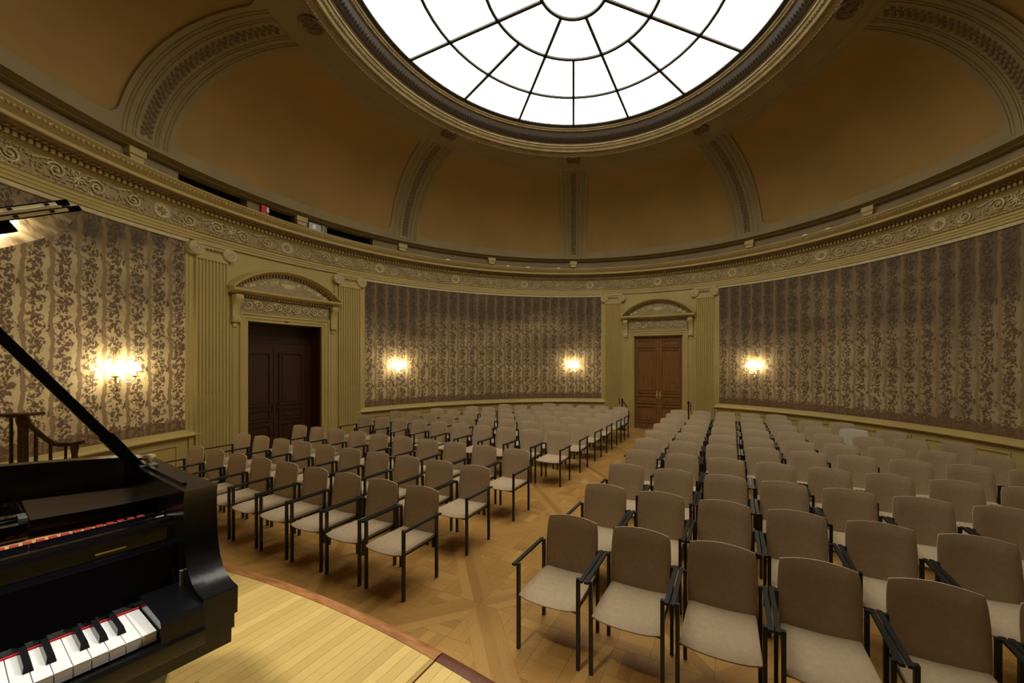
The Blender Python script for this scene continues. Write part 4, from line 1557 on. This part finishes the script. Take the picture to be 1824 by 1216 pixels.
inner = offset(rim, 0.045)
vs = []; fs = []
for (o_, i_) in zip(rim, inner):
    vs += [(o_[0], o_[1], 0.66), (o_[0], o_[1], 1.003), (o_[0] * 1, o_[1], 1.007), (i_[0], i_[1], 1.007), (i_[0], i_[1], 0.66)]
for i in range(len(rim) - 1):
    for j in range(5):
        j2 = (j + 1) % 5
        fs.append((i * 5 + j, i * 5 + j2, (i + 1) * 5 + j2, (i + 1) * 5 + j))
fs.append((0, 1, 2, 3, 4)); e = 5 * (len(rim) - 1); fs.append((e, e + 1, e + 2, e + 3, e + 4))
MB().add(vs, fs).build('rim', 'satin_black', pn, smooth=30)
# soundboard, iron plate, strings
ins = [p for p in inner]
area_poly = [(0.08, 0.40)] + [(p[0], p[1]) for p in ins] + [(-1.31, 0.40)]
MB().prism(area_poly, 0.80, 0.81, 'z').build('soundboard', 'spruce', pn, smooth=0)
pl = MB().prism([(0.075, 0.525), (0.075, 0.62), (-1.30, 0.62), (-1.30, 0.525)], 0.865, 0.88, 'z')
for k in range(4):
    xx = -0.22 - 0.30 * k
    pl.box(xx - 0.02, xx + 0.02, 0.55, 1.25 + 0.16 * k, 0.87, 0.905)
plp = pl.build('iron_plate', 'gold_plate', pn)
st = MB()
for k in range(120):
    xx = 0.03 - 1.30 * k / 120
    ymax = 0.95 + 0.9 * (k / 120)
    st.box(xx - 0.0008, xx + 0.0008, 0.50, ymax, 0.886, 0.888)
stuff(st.build('strings', 'string_steel', pn, smooth=0))
# wooden pin block and red damper felts seen under the desk
MB().box(-1.30, 0.073, 0.346, 0.52, 0.84, 0.905).build('pin_block', 'spruce', pn)
rf = MB()
for k in range(70):
    xx = 0.04 - 0.0186 * k
    rf.box(xx - 0.006, xx + 0.006, 0.327, 0.350, 0.890, 0.912)
stuff(rf.build('damper_felts', 'dull_red_felt', pn, smooth=0))
# music desk: side shelf, slides
md = MB()
fr_y = [(0.098, 0.355), (0.05, 0.353), (0.0, 0.356), (-0.03, 0.364), (-0.06, 0.371), (-0.10, 0.382), (-0.138, 0.392)]
md.prism(fr_y + [(-0.133, 0.645), (0.093, 0.53)], 0.924, 0.952, 'z').build('desk_shelf', 'satin_black', pn)
MB().box(0.092, 0.100, 0.20, 0.62, 0.985, 1.014).build('desk_track', 'satin_black', pn)
mx = MB().box(-1.10, -0.142, 0.385, 0.410, 0.928, 0.948).box(-1.10, -0.142, 0.455, 0.485, 0.928, 0.953).build('desk_slide', 'lacquer', pn)
MB().box(-1.10, -0.146, 0.415, 0.428, 0.930, 0.938).build('slide_strip', 'pale_brass', mx)
MB().box(-0.153, -0.140, 0.410, 0.470, 0.924, 0.956).build('slide_catch', 'grey_metal', mx)
MB().prism([(-1.15, 0.385), (-0.142, 0.385), (-0.142, 0.74), (-1.15, 0.74)], 0.910, 0.924, 'z').build('music_desk', 'lacquer', pn)
MB().prism([(-1.30, 0.36), (-1.16, 0.36), (-1.16, 0.60), (-1.30, 0.52)], 0.924, 0.952, 'z').build('desk_shelf', 'satin_black', pn)
# lid: hinged on the bass side, raised about 31 degrees; front flap folded back on top
LA = radians(29.8)


def lidp(wd, y, h):
    return (-1.372 + wd * cos(LA) - h * sin(LA), y, 1.015 + wd * sin(LA) + h * cos(LA))


def lidmesh(poly, h0, h1):
    n = len(poly)
    vs = [lidp(a, b_, h0) for a, b_ in poly] + [lidp(a, b_, h1) for a, b_ in poly]
    fs = [tuple(range(n)), tuple(range(2 * n - 1, n - 1, -1))] + [(i, (i + 1) % n, n + (i + 1) % n, n + i) for i in range(n)]
    return MB().add(vs, fs)


lid_poly = [(0.0, 0.45), (1.525, 0.45), (1.525, 0.74)] + [(p[0] + 1.372 + 0.012, p[1] + 0.01) for p in rim[6:]]
ld = lidmesh(lid_poly, 0.0, 0.014).build('lid', 'lacquer', pn, smooth=0)
fp = lidmesh([(0.0, 0.452), (1.512, 0.452), (1.512, 0.78), (0.0, 0.78)], 0.019, 0.033).build('lid_flap', 'lacquer', pn, smooth=0)
hb = lidmesh([(0.03, 0.446), (1.50, 0.446), (1.50, 0.450), (0.03, 0.450)], 0.003, 0.011)
hb2 = lidmesh([(0.03, 0.447), (1.488, 0.447), (1.488, 0.452), (0.03, 0.452)], 0.021, 0.029)
hb.add(hb2.v, hb2.f)
kn = lidmesh([(0.03, 0.440), (1.492, 0.440), (1.492, 0.452), (0.03, 0.452)], 0.0145, 0.0185)
hb.add(kn.v, kn.f)
hb.build('piano_hinge', 'pale_brass', fp, smooth=0)
sw = MB()
for k in range(22):
    wd = 1.47 - 0.064 * k
    for h in (0.007, 0.025):
        q = lidmesh([(wd - 0.004, 0.4445), (wd + 0.004, 0.4445), (wd + 0.004, 0.4475), (wd - 0.004, 0.4475)], h - 0.003, h + 0.003)
        sw.add(q.v, q.f)
stuff(sw.build('hinge_screws', 'bronze', fp, smooth=0))
lidmesh([(0.10, 0.50), (1.40, 0.50), (1.40, 0.56), (0.10, 0.56)], -0.02, 0.0).build('lid_batten', 'lacquer', ld, smooth=0)
# prop stick
pb = (0.088, 0.585, 0.995); pt_ = (-0.292, 0.600, 1.015 + (1.372 - 0.292) * math.tan(LA) - 0.012)


def bar_between(a, b_, wd, th):
    d = [b_[i] - a[i] for i in range(3)]; l_ = sqrt(sum(q * q for q in d)); d = [q / l_ for q in d]
    u = (0, 1, 0)
    v = (d[1] * u[2] - d[2] * u[1], d[2] * u[0] - d[0] * u[2], d[0] * u[1] - d[1] * u[0])
    vs = []
    for p in (a, b_):
        for (su, sv) in ((-1, -1), (1, -1), (1, 1), (-1, 1)):
            vs.append(tuple(p[i] + su * wd / 2 * u[i] + sv * th / 2 * v[i] for i in range(3)))
    return MB().add(vs, [(0, 1, 5, 4), (1, 2, 6, 5), (2, 3, 7, 6), (3, 0, 4, 7), (3, 2, 1, 0), (4, 5, 6, 7)])


def lerp(a, b_, t):
    return tuple(a[i] + (b_[i] - a[i]) * t for i in range(3))


pr_ = bar_between(pb, lerp(pb, pt_, 0.20), 0.030, 0.028).build('prop_stick', 'lacquer', pn, smooth=0)
bar_between(lerp(pb, pt_, 0.20), pt_, 0.026, 0.024).build('prop_upper', 'lacquer', pr_, smooth=0)
bar_between(lerp(pb, pt_, 0.12), lerp(pb, pt_, 0.20), 0.033, 0.031).build('prop_collar', 'lacquer', pr_, smooth=0)
MB().lathe([(0.006, 0), (0.006, 0.018), (0.013, 0.022), (0.016, 0.030), (0.013, 0.038), (0.004, 0.041)], (0.110, 0.60, 1.0), n=14).build('prop_knob', 'brass', pn)
MB().box(0.080, 0.120, 0.545, 0.60, 0.99, 1.012).build('prop_bracket', 'grey_metal', pn)
# legs with brass castors
for (lx, ly) in ((0.005, 0.30), (-1.24, 0.30), (-1.02, 1.62)):
    lg = MB().lathe([(0.045, 0.07), (0.05, 0.10), (0.06, 0.13), (0.055, 0.15), (0.085, 0.45), (0.10, 0.52), (0.105, 0.60)], (lx, ly, 0), n=8)
    lg = lg.build('leg', 'lacquer', pn, smooth=20)
    MB().lathe([(0.035, -0.012), (0.04, 0), (0.035, 0.012)], (lx, ly, 0.04), n=14, axis='x').tube([(lx, ly, 0.04), (lx, ly, 0.08)], 0.02).build('castor', 'brass', lg)
ly_ = MB().box(-0.75, -0.45, 0.30, 0.34, 0.08, 0.20)
ly_.tube([(-0.68, 0.32, 0.18), (-0.70, 0.32, 0.40), (-0.64, 0.32, 0.58)], 0.018).tube([(-0.52, 0.32, 0.18), (-0.50, 0.32, 0.40), (-0.56, 0.32, 0.58)], 0.018)
ly_ = ly_.build('pedal_lyre', 'lacquer', pn)
for xx in (-0.68, -0.60, -0.52):
    MB().prism([(xx - 0.012, 0.30), (xx + 0.012, 0.30), (xx + 0.018, 0.20), (xx - 0.018, 0.20)], 0.09, 0.10, 'z').build('pedal', 'brass', ly_)
